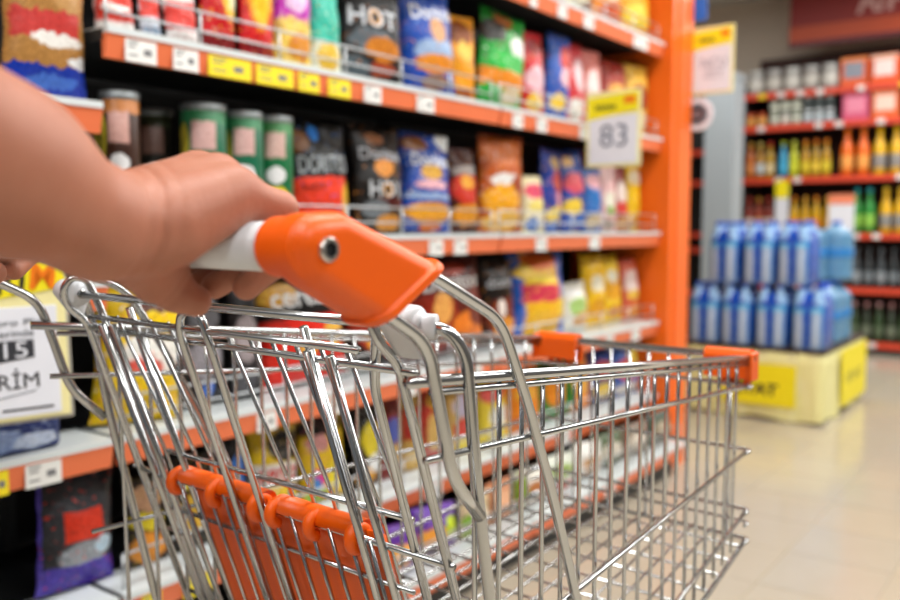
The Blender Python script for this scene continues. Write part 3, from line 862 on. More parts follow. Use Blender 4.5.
can(1.030, 1.575, 'brown crisp tube, leftmost at the wrist', can_mat('#3a2116', '#b9743a', '#c89a90'), rad=.037)
can(1.100, 1.700, 'dark crisp tube set back, left one of two', can_mat('#1b1713', '#4b3c1c', '#5d4c40'), h=.262)
can(1.203, 1.712, 'dark crisp tube set back beside the green tubes', can_mat('#20201a', '#38402a', '#7a5a50'), h=.280)
can(1.246, 1.592, 'green crisp tube, largest and leftmost of three green ones', GRN(), rad=.049, h=.286)
can(1.352, 1.585, 'green crisp tube, middle one of three green ones', GRN(), h=.280)
can(1.450, 1.590, 'green crisp tube beside the black bag with red panel', can_mat('#14683c', '#3c8448', '#c8a49a'), h=.280)
# --- shelf with the crisp tubes
g = 'bags on the shelf level with the handle bar'
bag(1.512, 1.726, D2, .292, pat('#15130f', [(e, .15, .8, .16, .1, '#7a4a1a'), (e, .42, .88, .08, .08, '#2f74c4'), (r, .42, .29, .42, .2, '#e53c22', .05), (e, .88, .28, .14, .16, '#dfa82c')], warp=.02), 'black chip bag with bright red lower panel beside the green tubes', g,
    texts=[('DORITOS', .5, .60, .82, .16, '#9fa6aa'), ('HOT', .3, .40, .35, .06, '#7a160c')])
bag(1.738, 1.943, D2, .305, pat('#141110', [(e, .4, .86, .18, .06, '#8a5a3c'), (e, .5, .6, .18, .08, '#d98b3e'), (e, .6, .28, .3, .06, '#4c1612'), (e, .35, .22, .25, .08, '#6b7176'), (e, .6, .1, .25, .08, '#d68c26')], warp=.03), 'black chip bag with silver lettering left of the blue and white bag', g,
    texts=[('Doritos', .48, .72, .8, .11, '#b9bcc4'), ('HOT', .52, .40, .68, .15, '#c7cbd0'), ('O', .52, .40, .2, .14, '#e7a02b')])
bag(1.955, 2.160, D2, .295, pat('#1547a6', [(e, .85, .93, .22, .09, '#e6ecef'), (e, .25, .88, .22, .08, '#7d4a22'), (e, .5, .60, .2, .08, '#cf9a3a'), (e, .5, .47, .3, .05, '#dfa7b2'), (r, .5, .36, .4, .03, '#8fa9d6'), (e, .5, .2, .45, .1, '#e79a1c'), (e, .55, .06, .2, .06, '#d66d1c')], warp=.03), 'blue chip bag with white corner, level with the handle bar', g,
    texts=[('Doritos', .52, .72, .78, .12, '#eef1f4')])
bag(2.165, 2.305, D2, .265, pat('#3c1410', [(e, .5, .52, .42, .2, '#c32f22'), (e, .5, .6, .2, .08, '#e4a03c'), (e, .5, .22, .4, .14, '#d98c22'), (r, .5, .74, .4, .05, '#8c8480')]), 'small dark red snack bag between blue bag and rust orange bag', g)
bag(2.322, 2.560, D2, .322, pat('#b1501a', [(e, .5, .82, .5, .14, '#c96522'), (e, .45, .54, .28, .08, '#e6e6e4'), (e, .42, .34, .36, .16, '#f4a21c'), (e, .75, .5, .2, .1, '#9c3c18'), (e, .45, .12, .4, .1, '#f0b64a')]), 'rust orange chip bag standing tallest on the handle level shelf', g, rz=-6)
bag(2.568, 2.700, D2, .20, pat('#e9dcae', [(e, .5, .72, .4, .14, '#e04a63'), (e, .5, .45, .3, .12, '#f2d766'), (e, .4, .14, .3, .12, '#2f71c4')]), 'short pale snack bag with pink top on the handle level shelf', g, y=1.575)
bag(2.705, 2.875, D2, .305, pat('#123b96', [(e, .55, .82, .26, .1, '#d9b468'), (e, .62, .6, .34, .16, '#b3342c'), (e, .7, .38, .3, .1, '#ef9aa6'), (e, .45, .2, .34, .1, '#f1cf4e'), (e, .5, .07, .34, .06, '#2a6ac0')]), 'blue snack bag with dark red panel and yellow base, left of two blue ones', g, rz=5)
bag(2.882, 3.040, D2, .31, pat('#15459f', [(e, .35, .85, .2, .07, '#e0b06a'), (e, .5, .58, .38, .13, '#e0566c'), (e, .4, .3, .32, .1, '#f0c93e'), (e, .5, .12, .34, .08, '#2766b8')]), 'blue snack bag with pink panel below the yellow-topped price sign', g)
bag(3.045, 3.180, D2, .25, pat('#2467b5', [(e, .5, .8, .4, .12, '#e6a4ac'), (e, .5, .5, .4, .14, '#2f78c8'), (e, .5, .16, .4, .12, '#ceb78e')]), 'small mid blue snack bag with tan base on the handle level shelf', g)
bag(3.185, 3.305, D2, .275, pat('#e6b6b8', [(e, .5, .45, .3, .14, '#f3ead8'), (e, .5, .3, .22, .07, '#8cb84c'), (e, .5, .1, .4, .08, '#9c8a7c')]), 'pale pink snack bag with green spot on the handle level shelf', g)
bag(3.310, 3.425, D2, .27, pat('#8c2218', [(e, .5, .6, .3, .2, '#f0dcd4'), (e, .5, .36, .35, .1, '#d7433a'), (e, .5, .12, .4, .1, '#c79a66')]), 'dark red and white snack bag on the handle level shelf', g)
bag(3.430, 3.552, D2, .29, pat('#f0c21a', [(e, .5, .8, .35, .12, '#efe2c4'), (e, .5, .14, .4, .1, '#c9954a')]), 'plain yellow snack bag nearest the orange end panel, handle level shelf', g)
# --- shelf below the handle
g = 'bags on the shelf below the handle bar'
bag(.952, 1.150, D3, .285, pat('#f3c912', [(e, .55, .86, .2, .06, '#5a2a18'), (e, .6, .5, .34, .16, '#f4f1e6'), (e, .5, .42, .2, .06, '#e2574a'), (e, .5, .15, .4, .1, '#efc21c')]), 'bright yellow snack bag behind the left end of the cart', g, y=1.585)
bag(1.158, 1.300, D3, .30, pat('#131315', [(e, .6, .7, .3, .14, '#6a6a70'), (e, .5, .35, .35, .14, '#8e8a92'), (e, .55, .12, .12, .06, '#3f6fd0')]), 'narrow black and grey snack bag right of the bright yellow bag', g)
bag(1.306, 1.40, D3, .29, pat('#18161a', [(e, .5, .5, .3, .2, '#9a8f92'), (e, .5, .15, .3, .1, '#4a4a50')]), 'slim black snack bag with grey print under the gripping hand', g)
bag(1.405, 1.698, D3, .305, pat('#121212', [(e, .2, .78, .2, .1, '#d8a03c'), (e, .65, .80, .25, .1, '#3b3a38'), (r, .5, .29, .5, .28, '#d8281a', .08), (e, .45, .34, .12, .1, '#eaa93e'), (e, .78, .4, .14, .12, '#e8b04a')], warp=.02), 'black snack bag with red lower half and white lettering below the handle', g,
    texts=[('cerezza', .50, .72, .80, .12, '#eceff2')])
bag(1.706, 1.945, D3, .305, pat('#1c1513', [(e, .35, .4, .3, .2, '#a8301c'), (e, .7, .5, .25, .16, '#2c2c30'), (e, .4, .3, .16, .1, '#efa437'), (e, .7, .2, .2, .1, '#d8471f')]), 'black snack bag with dark red print behind the orange handle bracket', g)
bag(1.952, 2.342, D3, .31, pat('#4a120a', [(e, .25, .35, .3, .3, '#8c2410'), (e, .55, .86, .2, .06, '#a3341a'), (e, .38, .5, .1, .16, '#e5a052'), (e, .7, .25, .24, .2, '#e87a1e'), (e, .85, .45, .18, .2, '#6a1a0c')]), 'wide dark red chip bag with large white lettering below the handle', g,
    texts=[('Doritos', .54, .74, .72, .15, '#d9d6d4')], d=.12)
bag(2.350, 2.535, D3, .295, pat('#16100e', [(e, .5, .36, .42, .22, '#6a1c0e'), (e, .6, .2, .3, .14, '#e8922a'), (e, .45, .46, .1, .12, '#e9ded6')]), 'black and brown snack bag left of the tall blue and yellow bag', g,
    texts=[('dom', .46, .76, .7, .13, '#b9bcc2')])
bag(2.543, 2.850, D3, .318, pat('#1d5fc4', [(r, .48, .5, .30, .5, '#eeb322'), (e, .5, .9, .3, .1, '#e0601f'), (e, .45, .62, .26, .12, '#f5cf35'), (r, .45, .53, .30, .10, '#cf3350'), (e, .85, .36, .14, .12, '#f0c22e'), (e, .2, .78, .14, .08, '#f2c53c'), (e, .5, .2, .24, .14, '#f1b63a')], warp=.03), 'tall blue and yellow chip bag with red name panel behind the cart tubes', g, d=.11)
bag(2.865, 3.060, D3, .19, pat('#e7e3d4', [(e, .5, .5, .3, .2, '#9cc26a'), (e, .6, .25, .3, .14, '#d99a54'), (e, .4, .8, .3, .1, '#f4f2ea')]), 'short white snack bag with green print on shelf below the handle', g)
bag(3.068, 3.235, D3, .298, pat('#f0bc14', [(e, .5, .6, .28, .12, '#f3e6cc'), (e, .5, .25, .4, .14, '#dd9a16')]), 'golden snack bag, left of two, near the orange end panel below handle height', g)
bag(3.240, 3.395, D3, .288, pat('#f2c61c', [(e, .5, .5, .36, .16, '#eda522'), (e, .45, .7, .25, .1, '#f4ecd6'), (e, .5, .18, .3, .1, '#c97c1c')]), 'golden snack bag, right of two, beside the pink and white bag', g)
bag(3.400, 3.552, D3, .275, pat('#c6503c', [(e, .5, .62, .36, .2, '#f0d8d4'), (e, .5, .42, .3, .08, '#f2c24a'), (e, .5, .15, .35, .12, '#dd8a2c')]), 'pink and white snack bag nearest the orange end panel below handle height', g)
# --- lower shelf
g = 'bags on the lower shelf seen through the basket'
bag(.835, 1.015, D4, .232, pat('#2c2c30', [(e, .5, .6, .4, .3, '#34353a'), (r, .5, .56, .24, .13, '#e23a22', .06), (e, .5, .3, .3, .12, '#8d939a'), (r, .5, .08, .6, .15, '#43309c'), (r, .02, .5, .05, .5, '#5a48b4'), (e, .75, .36, .12, .08, '#b9d4e6')], warp=.02), 'black and purple snack bag with red badge, lower left shelf', g, d=.10, rz=6)
bag(1.036, 1.132, D4, .20, pat('#2a211a', [(e, .5, .75, .4, .14, '#b58a6a'), (e, .5, .5, .4, .1, '#e6cf2a'), (e, .5, .2, .4, .18, '#dd8a2c')]), 'small brown snack bag with yellow stripe right of the purple bag', g)
bag(1.135, 1.245, D4, .215, pat('#231f1b', [(e, .5, .4, .3, .2, '#d7a42c'), (e, .5, .75, .3, .1, '#e7d02c')]), 'small black and yellow snack bag behind the gate tubes', g)
bag(1.250, 1.365, D4, .238, pat('#15151a', [(e, .7, .6, .2, .2, '#2a6ac0'), (e, .4, .5, .3, .16, '#8d8a90'), (e, .5, .2, .3, .12, '#dfc02c')]), 'black snack bag with blue edge above the orange flap', g)
bag(1.370, 1.528, D4, .24, pat('#e4bd1c', [(e, .65, .75, .35, .16, '#1c1a18'), (r, .5, .46, .46, .12, '#efe6e2', .06), (e, .5, .14, .42, .12, '#dfb81a')], warp=.02), 'yellow and black snack bag with red lettering on white, lower shelf', g,
    texts=[('cerez', .5, .46, .78, .15, '#cf2a22')])
bag(1.533, 1.703, D4, .24, pat('#e8bf22', [(e, .45, .84, .4, .12, '#26211c'), (e, .35, .66, .2, .1, '#c88a84'), (e, .3, .3, .16, .1, '#e23a8c'), (e, .25, .2, .1, .07, '#2c8ad8'), (e, .7, .3, .24, .2, '#f6d828'), (e, .3, .08, .2, .06, '#7cc44a')]), 'yellow snack bag with pink and blue spots, lower shelf', g)
bag(1.712, 1.822, D4, .235, pat('#201d1a', [(e, .5, .6, .3, .2, '#e6d02a'), (e, .6, .3, .2, .12, '#e9ecec'), (e, .4, .15, .3, .1, '#e8a01e')]), 'black snack bag with yellow spots in the middle of the lower shelf', g)
bag(1.826, 1.930, D4, .235, pat('#7a1d1a', [(e, .5, .6, .3, .16, '#4a5ab0'), (e, .5, .3, .3, .14, '#c9a15a')]), 'maroon snack bag with blue panel on the lower shelf', g)
bag(1.935, 2.035, D4, .24, pat('#c9a050', [(r, .5, .6, .4, .2, '#a82820'), (e, .5, .2, .3, .12, '#e2c486')]), 'tan snack bag with red panel, left of two, lower shelf', g)
bag(2.040, 2.140, D4, .24, pat('#b8282a', [(e, .5, .4, .3, .25, '#dfb468'), (e, .5, .8, .3, .1, '#d8a83a')]), 'red snack bag with tan centre on the lower shelf', g)
bag(2.145, 2.295, D4, .24, pat('#cda65c', [(e, .5, .66, .34, .16, '#b8b0c8'), (e, .4, .36, .24, .14, '#c93a30'), (e, .6, .14, .36, .1, '#f1d63a')]), 'beige snack bag with lilac panel, right end of the middle bay, lower shelf', g)
bag(2.330, 2.490, D4, .235, pat('#e9cf3a', [(e, .5, .7, .36, .14, '#d8524a'), (e, .6, .35, .3, .14, '#f3efe0')]), 'yellow and red snack bag, left end of the right bay, lower shelf', g)
bag(2.496, 2.690, D4, .235, pat('#e8801a', [(e, .5, .6, .3, .14, '#f0a83a'), (e, .5, .2, .4, .12, '#c95a12')]), 'plain orange snack bag, left of two, lower shelf of the right bay', g)
bag(2.696, 2.885, D4, .235, pat('#2a7a2e', [(e, .55, .5, .36, .26, '#ee8a1e'), (e, .4, .85, .3, .1, '#174a1c')]), 'green snack bag with orange centre on the lower shelf', g)
bag(2.893, 3.085, D4, .235, pat('#ee8a20', [(e, .5, .5, .3, .22, '#f6b04a'), (e, .2, .3, .14, .3, '#1f7a2c')]), 'orange snack bag with green edge on the lower shelf', g)
bag(3.092, 3.30, D4, .235, pat('#1c3f8c', [(e, .5, .6, .35, .16, '#c24a3c'), (e, .5, .25, .3, .14, '#e0c052')]), 'dark blue snack bag with red print on the lower shelf', g)
bag(3.306, 3.552, D4, .24, pat('#2a62b8', [(e, .4, .5, .3, .2, '#e2534a'), (e, .7, .7, .24, .14, '#f2d24a'), (e, .5, .15, .4, .1, '#e8e0d0')]), 'blue red and yellow snack bag nearest the end panel, lower shelf', g)
# --- bottom shelf
g = 'bags on the bottom shelf above the floor'
BY = 1.455
for x0, x1, h, base, bl, lab in (
    (1.46, 1.62, .12, '#8a4a2a', [(e, .5, .5, .3, .25, '#d9b050')], 'brown snack bag at the left on the bottom shelf'),
    (1.63, 1.80, .13, '#5a2a8c', [(e, .5, .4, .35, .25, '#e5a04a')], 'purple snack bag with orange chips, left of two on the bottom shelf'),
    (1.81, 2.00, .13, '#5b2b9a', [(e, .4, .35, .3, .25, '#e8963a'), (e, .75, .5, .15, .25, '#b8cf2a')], 'purple snack bag with green spot on the bottom shelf'),
    (2.01, 2.15, .13, '#c9b08a', [(e, .5, .5, .3, .25, '#e2d6bc'), (e, .2, .3, .14, .3, '#7aa82c')], 'beige snack bag with green edge on the bottom shelf'),
    (2.16, 2.30, .13, '#b8744a', [(e, .5, .5, .35, .3, '#e0a884')], 'light brown snack bag at the right end of the middle bay, bottom shelf'),
    (2.33, 2.50, .13, '#dcd8cc', [(e, .5, .5, .3, .2, '#b06a3a'), (e, .15, .5, .12, .5, '#7d9a2a')], 'white and brown snack bag, leftmost in the right bay, bottom shelf'),
    (2.51, 2.70, .13, '#cfd6c8', [(e, .5, .6, .3, .2, '#8ca45a'), (e, .6, .2, .3, .15, '#c24a3a')], 'pale grey snack bag with green print on the bottom shelf'),
    (2.71, 2.90, .13, '#dedcd6', [(e, .5, .4, .3, .25, '#b98a5a')], 'white snack bag with tan centre on the bottom shelf'),
    (2.91, 3.10, .13, '#4a5a3a', [(e, .5, .5, .35, .25, '#c8c0b0')], 'olive snack bag with grey centre on the bottom shelf'),
    (3.11, 3.32, .13, '#7a6a5a', [(e, .5, .5, .35, .25, '#cfc4b4')], 'taupe snack bag on the bottom shelf'),
    (3.33, 3.55, .13, '#3c4a3a', [(e, .5, .5, .3, .25, '#a89a84')], 'dark green snack bag nearest the end panel, bottom shelf')):
    bag(x0, x1, DB, h, pat(base, bl), lab, g, y=BY, d=.07)
# --- left bay
M_PASTA = pat('#a9793f', [(e, .3, .8, .2, .1, '#6a4a2a'), (e, .7, .6, .25, .2, '#b98a50'), (r, .44, .36, .36, .07, '#c23a36', .1), (e, .55, .29, .3, .035, '#efe9e4'), (r, .5, .075, .6, .085, '#0f32a0', .05), (e, .5, .08, .3, .035, '#3f6cc8'), (e, .85, .19, .2, .03, '#e8ecf2')], warp=.04, ns=16, detail=.8, scatter=0)
bag(.785, .953, 1.2925, .36, M_PASTA, 'clear bag of brown pasta with blue base label, upper left', 'food packs in the left bay', d=.07, y=1.548, name='pasta_bag', rz=0, gap=.002, cat='pasta bag')
bag(.600, .778, 1.2925, .30, pat('#c89a66', [(e, .5, .5, .35, .3, '#d9b284'), (r, .5, .1, .6, .1, '#8a6a44')], ns=14), 'tan food bag at the far left edge beside the pasta', 'food packs in the left bay', d=.09, y=1.585, name='food_bag', cat='food bag')

# ------------------------------------------------------------------ discount sign in the left bay
M_SHEET = mat('white_paper', '#e4e6ef', 0.6, var=0.03)
M_YEL = mat('yellow_card', '#f4e310', 0.5, var=0.04)
M_CREAM = mat('cream_card', '#efe6a8', 0.5, var=0.03)
M_CLEAR = mat('grey_frame_plastic', '#a7a49c', 0.35)
M_BLK = ink('#1c1d22'); M_ORT = ink('#f07d12'); M_GREYT = ink('#6d7178')
def put_text(parent, body, w, h, x, y, z, m, shear=0.0, bold=.0, axis='y'):
    me, co = fit_text(body, w, h, shear, bold, .0012)
    out = np.empty_like(co)
    out[:, 0] = co[:, 0] + x; out[:, 1] = y - co[:, 2]; out[:, 2] = co[:, 1] + z
    me.vertices.foreach_set('co', out.ravel()); me.update()
    return link_me('lettering', me, m, parent)
# sign local axes: x to the right (0 = right edge), -y towards the aisle, z up from its lower edge
sg = empty('discount_sign', (.818, 1.412, .7330), 0); sg.rotation_euler = (0, R(-1.0), R(-17)); sg.scale = (.94, .94, .94)
tag(sg, 'yellow and white discount sign with black number 15 at left edge', 'sign')
fr = rounded_box(.27, .006, .335, .0029, 2, (-.135, .0035, .1675)); link_me('frame', fr, M_CLEAR, sg)
link_me('card', rounded_box(.258, .004, .323, .0019, 2, (-.135, -.0005, .1675)), M_CREAM, sg)
link_me('sheet', rounded_box(.242, .002, .196, .0009, 1, (-.143, -.0033, .111)), M_SHEET, sg)
hv = [(-.264, .205), (-.006, .240), (-.006, .329), (-.264, .329)]
h_ = MB().add([(x, -.0045, z) for x, z in hv] + [(x, -.0022, z) for x, z in hv],
         [(0, 1, 2, 3), (7, 6, 5, 4), (0, 4, 5, 1), (1, 5, 6, 2), (2, 6, 7, 3), (3, 7, 4, 0)]).build('header', M_YEL, sg)
MB().tube([(-.20, .006, .325), (-.19, .020, .325)], .003, 6).build('holder', M_CLEAR, sg)
put_text(h_, 'RI', .048, .050, -.094, -.0055, .257, M_BLK, .12, .014)
put_text(h_, 'M', .046, .050, -.042, -.0055, .264, M_ORT, .12, .014)
put_text(sg, 'uro Play', .085, .015, -.080, -.0050, .180, M_GREYT)
put_text(sg, 'lerinde', .060, .013, -.092, -.0050, .163, M_GREYT)
bx = MB().add([(-.20, -.0052, .104), (-.063, -.0052, .118), (-.063, -.0052, .150), (-.20, -.0052, .150), (-.20, -.0042, .104), (-.063, -.0042, .118), (-.063, -.0042, .150), (-.20, -.0042, .150)],
         [(0, 1, 2, 3), (7, 6, 5, 4), (0, 4, 5, 1), (1, 5, 6, 2), (2, 6, 7, 3), (3, 7, 4, 0)]).build('number_box', ink('#34363d'), sg)
put_text(bx, '15', .038, .028, -.093, -.0060, .133, M_SHEET)
put_text(sg, 'İRİM', .085, .036, -.100, -.0050, .082, M_BLK)
MB().tube([(-.13, -.0048, .048), (-.063, -.0048, .058)], .0010, 4).build('rule', M_GREYT, sg)
MB().box(-.12, -.035, -.0052, -.0042, .024, .028).build('rule', M_BLK, sg)
bp = rounded_box(.33, .09, .072, .012, 3, (0, 0, .036))
o = link_me('food_pack', bp, pat('#12235c', [(e, .6, .4, .2, .3, '#7f93c0'), (e, .3, .6, .2, .2, '#1d3c8c'), (e, .85, .3, .12, .2, '#b8c6e0')]), None, True, (.690, 1.566, D3 + .001))
tag(o, 'flat dark blue pack lying under the discount sign', 'food pack')

# ------------------------------------------------------------------ flag signs over the aisle (they face along the aisle)
def flag_sign(x, y0, y1, z0, z1, label, text, arm_y):
    s = empty('price_sign', (x, 0, 0)); tag(s, label, 'sign', 'price signs standing out from the shelves')
    w = y1 - y0
    me = rounded_box(.006, w, z1 - z0, .0028, 2, (0, (y0 + y1) / 2, (z0 + z1) / 2)); link_me('frame', me, M_CREAM, s)
    MB().box(-.0050, -.0028, y0 + .012, y1 - .012, z0 + .012, z1 - .085).build('sheet', M_SHEET, s)
    hz = z1 - .012
    MB().add([(-.0056, y1 - .006, hz - .088), (-.0056, y0 + .010, hz - .060), (-.0056, y0 + .010, hz + .004), (-.0056, y1 - .006, hz - .010),
              (-.0030, y1 - .006, hz - .088), (-.0030, y0 + .010, hz - .060), (-.0030, y0 + .010, hz + .004), (-.0030, y1 - .006, hz - .010)],
             [(0, 1, 2, 3), (7, 6, 5, 4), (0, 4, 5, 1), (1, 5, 6, 2), (2, 6, 7, 3), (3, 7, 4, 0)]).build('header', M_YEL, s)
    MB().box(-.0062, -.0054, y0 + w * .45, y1 - .035, hz - .054, hz - .036).build('print', ink('#8f8a14'), s)
    MB().box(-.0062, -.0054, y0 + .02, y0 + w * .30, hz - .036, hz - .010).build('print', M_ORT, s)
    for body, tw, th, cy, cz, c in text:
        me, co = fit_text(body, tw, th, 0, .0, .001)
        out = np.empty_like(co); out[:, 0] = -.0056 - co[:, 2]; out[:, 1] = cy - co[:, 0]; out[:, 2] = cz + co[:, 1]
        me.vertices.foreach_set('co', out.ravel()); me.update(); link_me('lettering', me, ink(c), s)
    MB().tube([(0, arm_y, z1 - .02), (0, y1 - .02, z1 - .02)], .003, 6).build('arm', M_CLEAR, s)
flag_sign(2.862, 1.2875, 1.4985, 1.272, 1.538, 'yellow-topped white price sign on the snack shelf left of the end panel', [('83', .105, .080, 1.390, 1.382, '#667186')], 1.500)
flag_sign(3.790, 1.285, 1.474, 1.637, 1.925, 'yellow-topped white price sign standing out behind the end panel', [('NCU', .11, .042, 1.372, 1.770, '#8f92a4'), ('ZEY', .09, .034, 1.372, 1.722, '#a6a8b6')], 1.49)
rs = empty('round_sign', (3.792, 1.442, 1.554)); tag(rs, 'round white sign with grey centre under the farther price sign', 'sign')
V, F = lathe_geo([(.070, -.003), (.072, 0), (.070, .003), (.058, .0032)], 32); link('disc', [(z, y, x) for x, y, z in V], F, M_SHEET, rs)
V, F = lathe_geo([(.050, -.0045), (.050, -.003), (.036, -.003), (.036, -.0045)], 28); link('ring', [(z, y, x) for x, y, z in V], F, ink('#8b8e99'), rs)
MB().box(-.006, -.003, -.022, .022, -.018, .018).build('print', ink('#7c6f76'), rs)
bc = MB().box(3.788, 3.792, 1.410, 1.478, 1.957, 2.058).box(3.786, 3.788, 1.42, 1.46, 1.98, 2.01).build('blue_card', mat('blue_card', '#1f6fd0', .4))
tag(bc, 'small blue card beside the top of the orange end panel', 'card')

# ------------------------------------------------------------------ water pallet
M_SKIRT = NT('yellow_net_skirt')
def skirt():
    t = M_SKIRT; tc = t.n('ShaderNodeTexCoord')
    sep = t.n('ShaderNodeSeparateXYZ'); t.l(tc.outputs['Object'], sep.inputs[0])
    def lines(s):
        return t.math('LESS_THAN', t.math('PINGPONG', t.math('MULTIPLY', s, 44.0), .5), .09)
    g_ = t.math('MAXIMUM', t.math('MAXIMUM', lines(sep.outputs[0]), lines(sep.outputs[1])), lines(sep.outputs[2]))
    nz = t.noise(tc.outputs['Object'], 9, 2)
    base = t.mix(nz.outputs[0], hexc('#e3dc96') + (1,), hexc('#ece79a') + (1,))
    t.l(t.mix(t.math('MULTIPLY', g_, .35), base, hexc('#f7f4cf') + (1,)), t.b.inputs['Base Color'])
    t.b.inputs['Roughness'].default_value = .5; t.bump(nz.outputs[0], .3, .02)
    return t.m
skirt()
PX0, PX1, PY0, PY1, PH = 4.86, 5.85, 1.13, 1.93, .385
pal = empty('pallet_display', (PX0, PY0, 0)); pal.location = (0, 0, 0)
tag(pal, 'pallet display box wrapped in pale yellow film carrying bottled water', 'pallet')
# draped wrap with a wavy lower hem
V = []; F = []; N = 60
per = []
for i in range(N):
    t_ = i / N * 4; k = int(t_); q = t_ - k
    c = [(PX0, PY1), (PX0, PY0), (PX1, PY0), (PX1, PY1)]
    a, b = c[k], c[(k + 1) % 4]; per.append((a[0] + (b[0] - a[0]) * q, a[1] + (b[1] - a[1]) * q))
cx, cy = (PX0 + PX1) / 2, (PY0 + PY1) / 2
for j in range(7):
    for i, (x, y) in enumerate(per):
        w = j / 6; fl_ = .012 * (1 - w) * math.sin(i * 1.35) + .006 * math.sin(i * 2.3 + w * 3)
        dx, dy = x - cx, y - cy; L_ = math.hypot(dx, dy)
        z = .004 + (PH - .004) * w if j else .004 + .018 * (0.5 + .5 * math.sin(i * .9))
        V.append((x + dx / L_ * fl_, y + dy / L_ * fl_, z))
for j in range(6):
    for i in range(N): F.append((j * N + i, j * N + (i + 1) % N, (j + 1) * N + (i + 1) % N, (j + 1) * N + i))
F.append(tuple(6 * N + i for i in range(N)))
link('wrap', V, F, M_SKIRT.m, pal, True)
MB().box(PX0 - .006, PX1, PY0 - .006, PY1, PH, PH + .018).build('tray', mat('dark_tray', '#3a2f28', .6), pal)
MB().box(PX0 + .03, PX1 - .03, PY0 + .03, PY1 - .03, .0, .10).build('pallet_base', mat('pallet_wood', '#8a6a44', .8), pal)
def sign_x(x, y0, y1, z0, z1, body, tw, th, cy, cz):
    s = MB().box(x - .020, x - .017, y0, y1, z0, z1).build('price_board', M_YEL, pal)
    me, co = fit_text(body, tw, th, 0, .045, .001)
    out = np.empty_like(co); out[:, 0] = x - .0205 - co[:, 2]; out[:, 1] = cy - co[:, 0]; out[:, 2] = cz + co[:, 1]
    me.vertices.foreach_set('co', out.ravel()); me.update(); link_me('lettering', me, M_BLK, s)
sign_x(PX0, 1.262, 1.66, .085, .315, 'FİYAT', .27, .085, 1.490, .185)
s = MB().box(5.20, 5.84, PY0 - .020, PY0 - .017, .05, .37).build('price_board', M_YEL, pal)
me, co = fit_text('FİYAT', .40, .075, 0, .02, .001)
out = np.empty_like(co); out[:, 0] = 5.52 + co[:, 0]; out[:, 1] = PY0 - .0205 - co[:, 2]; out[:, 2] = .205 + co[:, 1]
me.vertices.foreach_set('co', out.ravel()); me.update(); link_me('lettering', me, ink('#8f8a14'), s)

M_WRAPW = pat('#7fa6d4', [(r, .5, .92, .6, .17, '#0b3fae', .1), (r, .5, .70, .6, .05, '#4fb0e0', .3), (r, .5, .5, .10, .5, '#0f49b4', .4), (r, .0, .5, .07, .5, '#1a54b8', .5), (r, 1.0, .5, .07, .5, '#1a54b8', .5), (r, .25, .35, .07, .3, '#c4d6ec', .6), (r, .76, .35, .07, .3, '#c4d6ec', .6)], rough=.18, warp=.05, crinkle=.4, ns=5, detail=.3, scatter=0)
# the wrap's printed face looks along -x: turn its generated x,z print by building the pack facing -y and rotating it
M_BOT = mat('blue_bottle_plastic', '#8fbbe6', .12, var=.05)
M_CAP = mat('blue_bottle_cap', '#1c56c8', .35)
def pack_proto():
    root = empty('water_pack'); w, d, h = .176, .262, .30
    V = []; F = []; N = 48; rows = [(0, .93), (.012, 1), (.20, 1), (.245, .97), (.285, .82), (.300, .6), (.303, .2)]
    for z, s in rows:
        for i in range(N):
            a = 2 * math.pi * i / N; c_, s_ = math.cos(a), math.sin(a)
            k = 1 / max(abs(c_) ** 5 + abs(s_) ** 5, 1e-6) ** .2
            x, y = c_ * k * w / 2, s_ * k * d / 2
            # scallops between bottles
            x *= 1 - .05 * (abs(math.cos(y / d * 3 * math.pi)) < .35); y *= 1 - .03 * (abs(x) < .018)
            V.append((x * s, y * s, z))
    for j in range(len(rows) - 1):
        for i in range(N): F.append((j * N + i, j * N + (i + 1) % N, (j + 1) * N + (i + 1) % N, (j + 1) * N + i))
    F.append(tuple(range(N - 1, -1, -1))); F.append(tuple((len(rows) - 1) * N + i for i in range(N)))
    link('film', V, F, M_WRAPW, root, True)
    for i in (-1, 1):
        for j in (-1, 0, 1):
            b = MB().lathe([(.040, .18), (.040, .255), (.022, .30), (.0145, .318), (.0145, .325)], 14, (i * .043, j * .086, 0)).build('bottle', M_BOT, root, True)
            MB().lathe([(.016, .322), (.016, .340), (.012, .342)], 12, (i * .043, j * .086, 0)).build('cap', M_CAP, b, True)
    # carrying strap
    return root
def copy_tree(o, parent=None):
    c = o.copy(); COL.objects.link(c); c.parent = parent
    for ch in [x for x in bpy.data.objects if x.parent == o]: copy_tree(ch, c)
    return c
pp = pack_proto(); first = True
labs1 = ['blue film water pack, lower tier, farthest left behind the cart bumper', 'blue film water pack, lower tier, second from the left', 'blue film water pack, lower tier, third from the left', 'blue film water pack, lower tier at the corner by the big jugs']
labs2 = ['blue film water pack, upper tier, leftmost', 'blue film water pack, upper tier, middle', 'blue film water pack, upper tier, rightmost beside the big jug']
TZ = PH + .0185
for tier, (ys, labs) in enumerate((((1.795, 1.606, 1.417, 1.222), labs1), ((1.690, 1.500, 1.310), labs2))):
    for y, lab in zip(ys, labs):
        o = pp if first else copy_tree(pp); first = False
        o.location = (4.995 + .012 * tier, y, TZ + .345 * tier); o.rotation_euler = (0, 0, R(-90) + R(random.Random(int(y * 100)).uniform(-3, 3)))
        tag(o, lab, 'water pack', 'six-bottle water packs')
M_JUG = mat('jug_plastic', '#7db8e2', .08, var=.08, scale=12, trans=.45)
M_JLAB = mat('jug_label', '#2f82c8', .4)
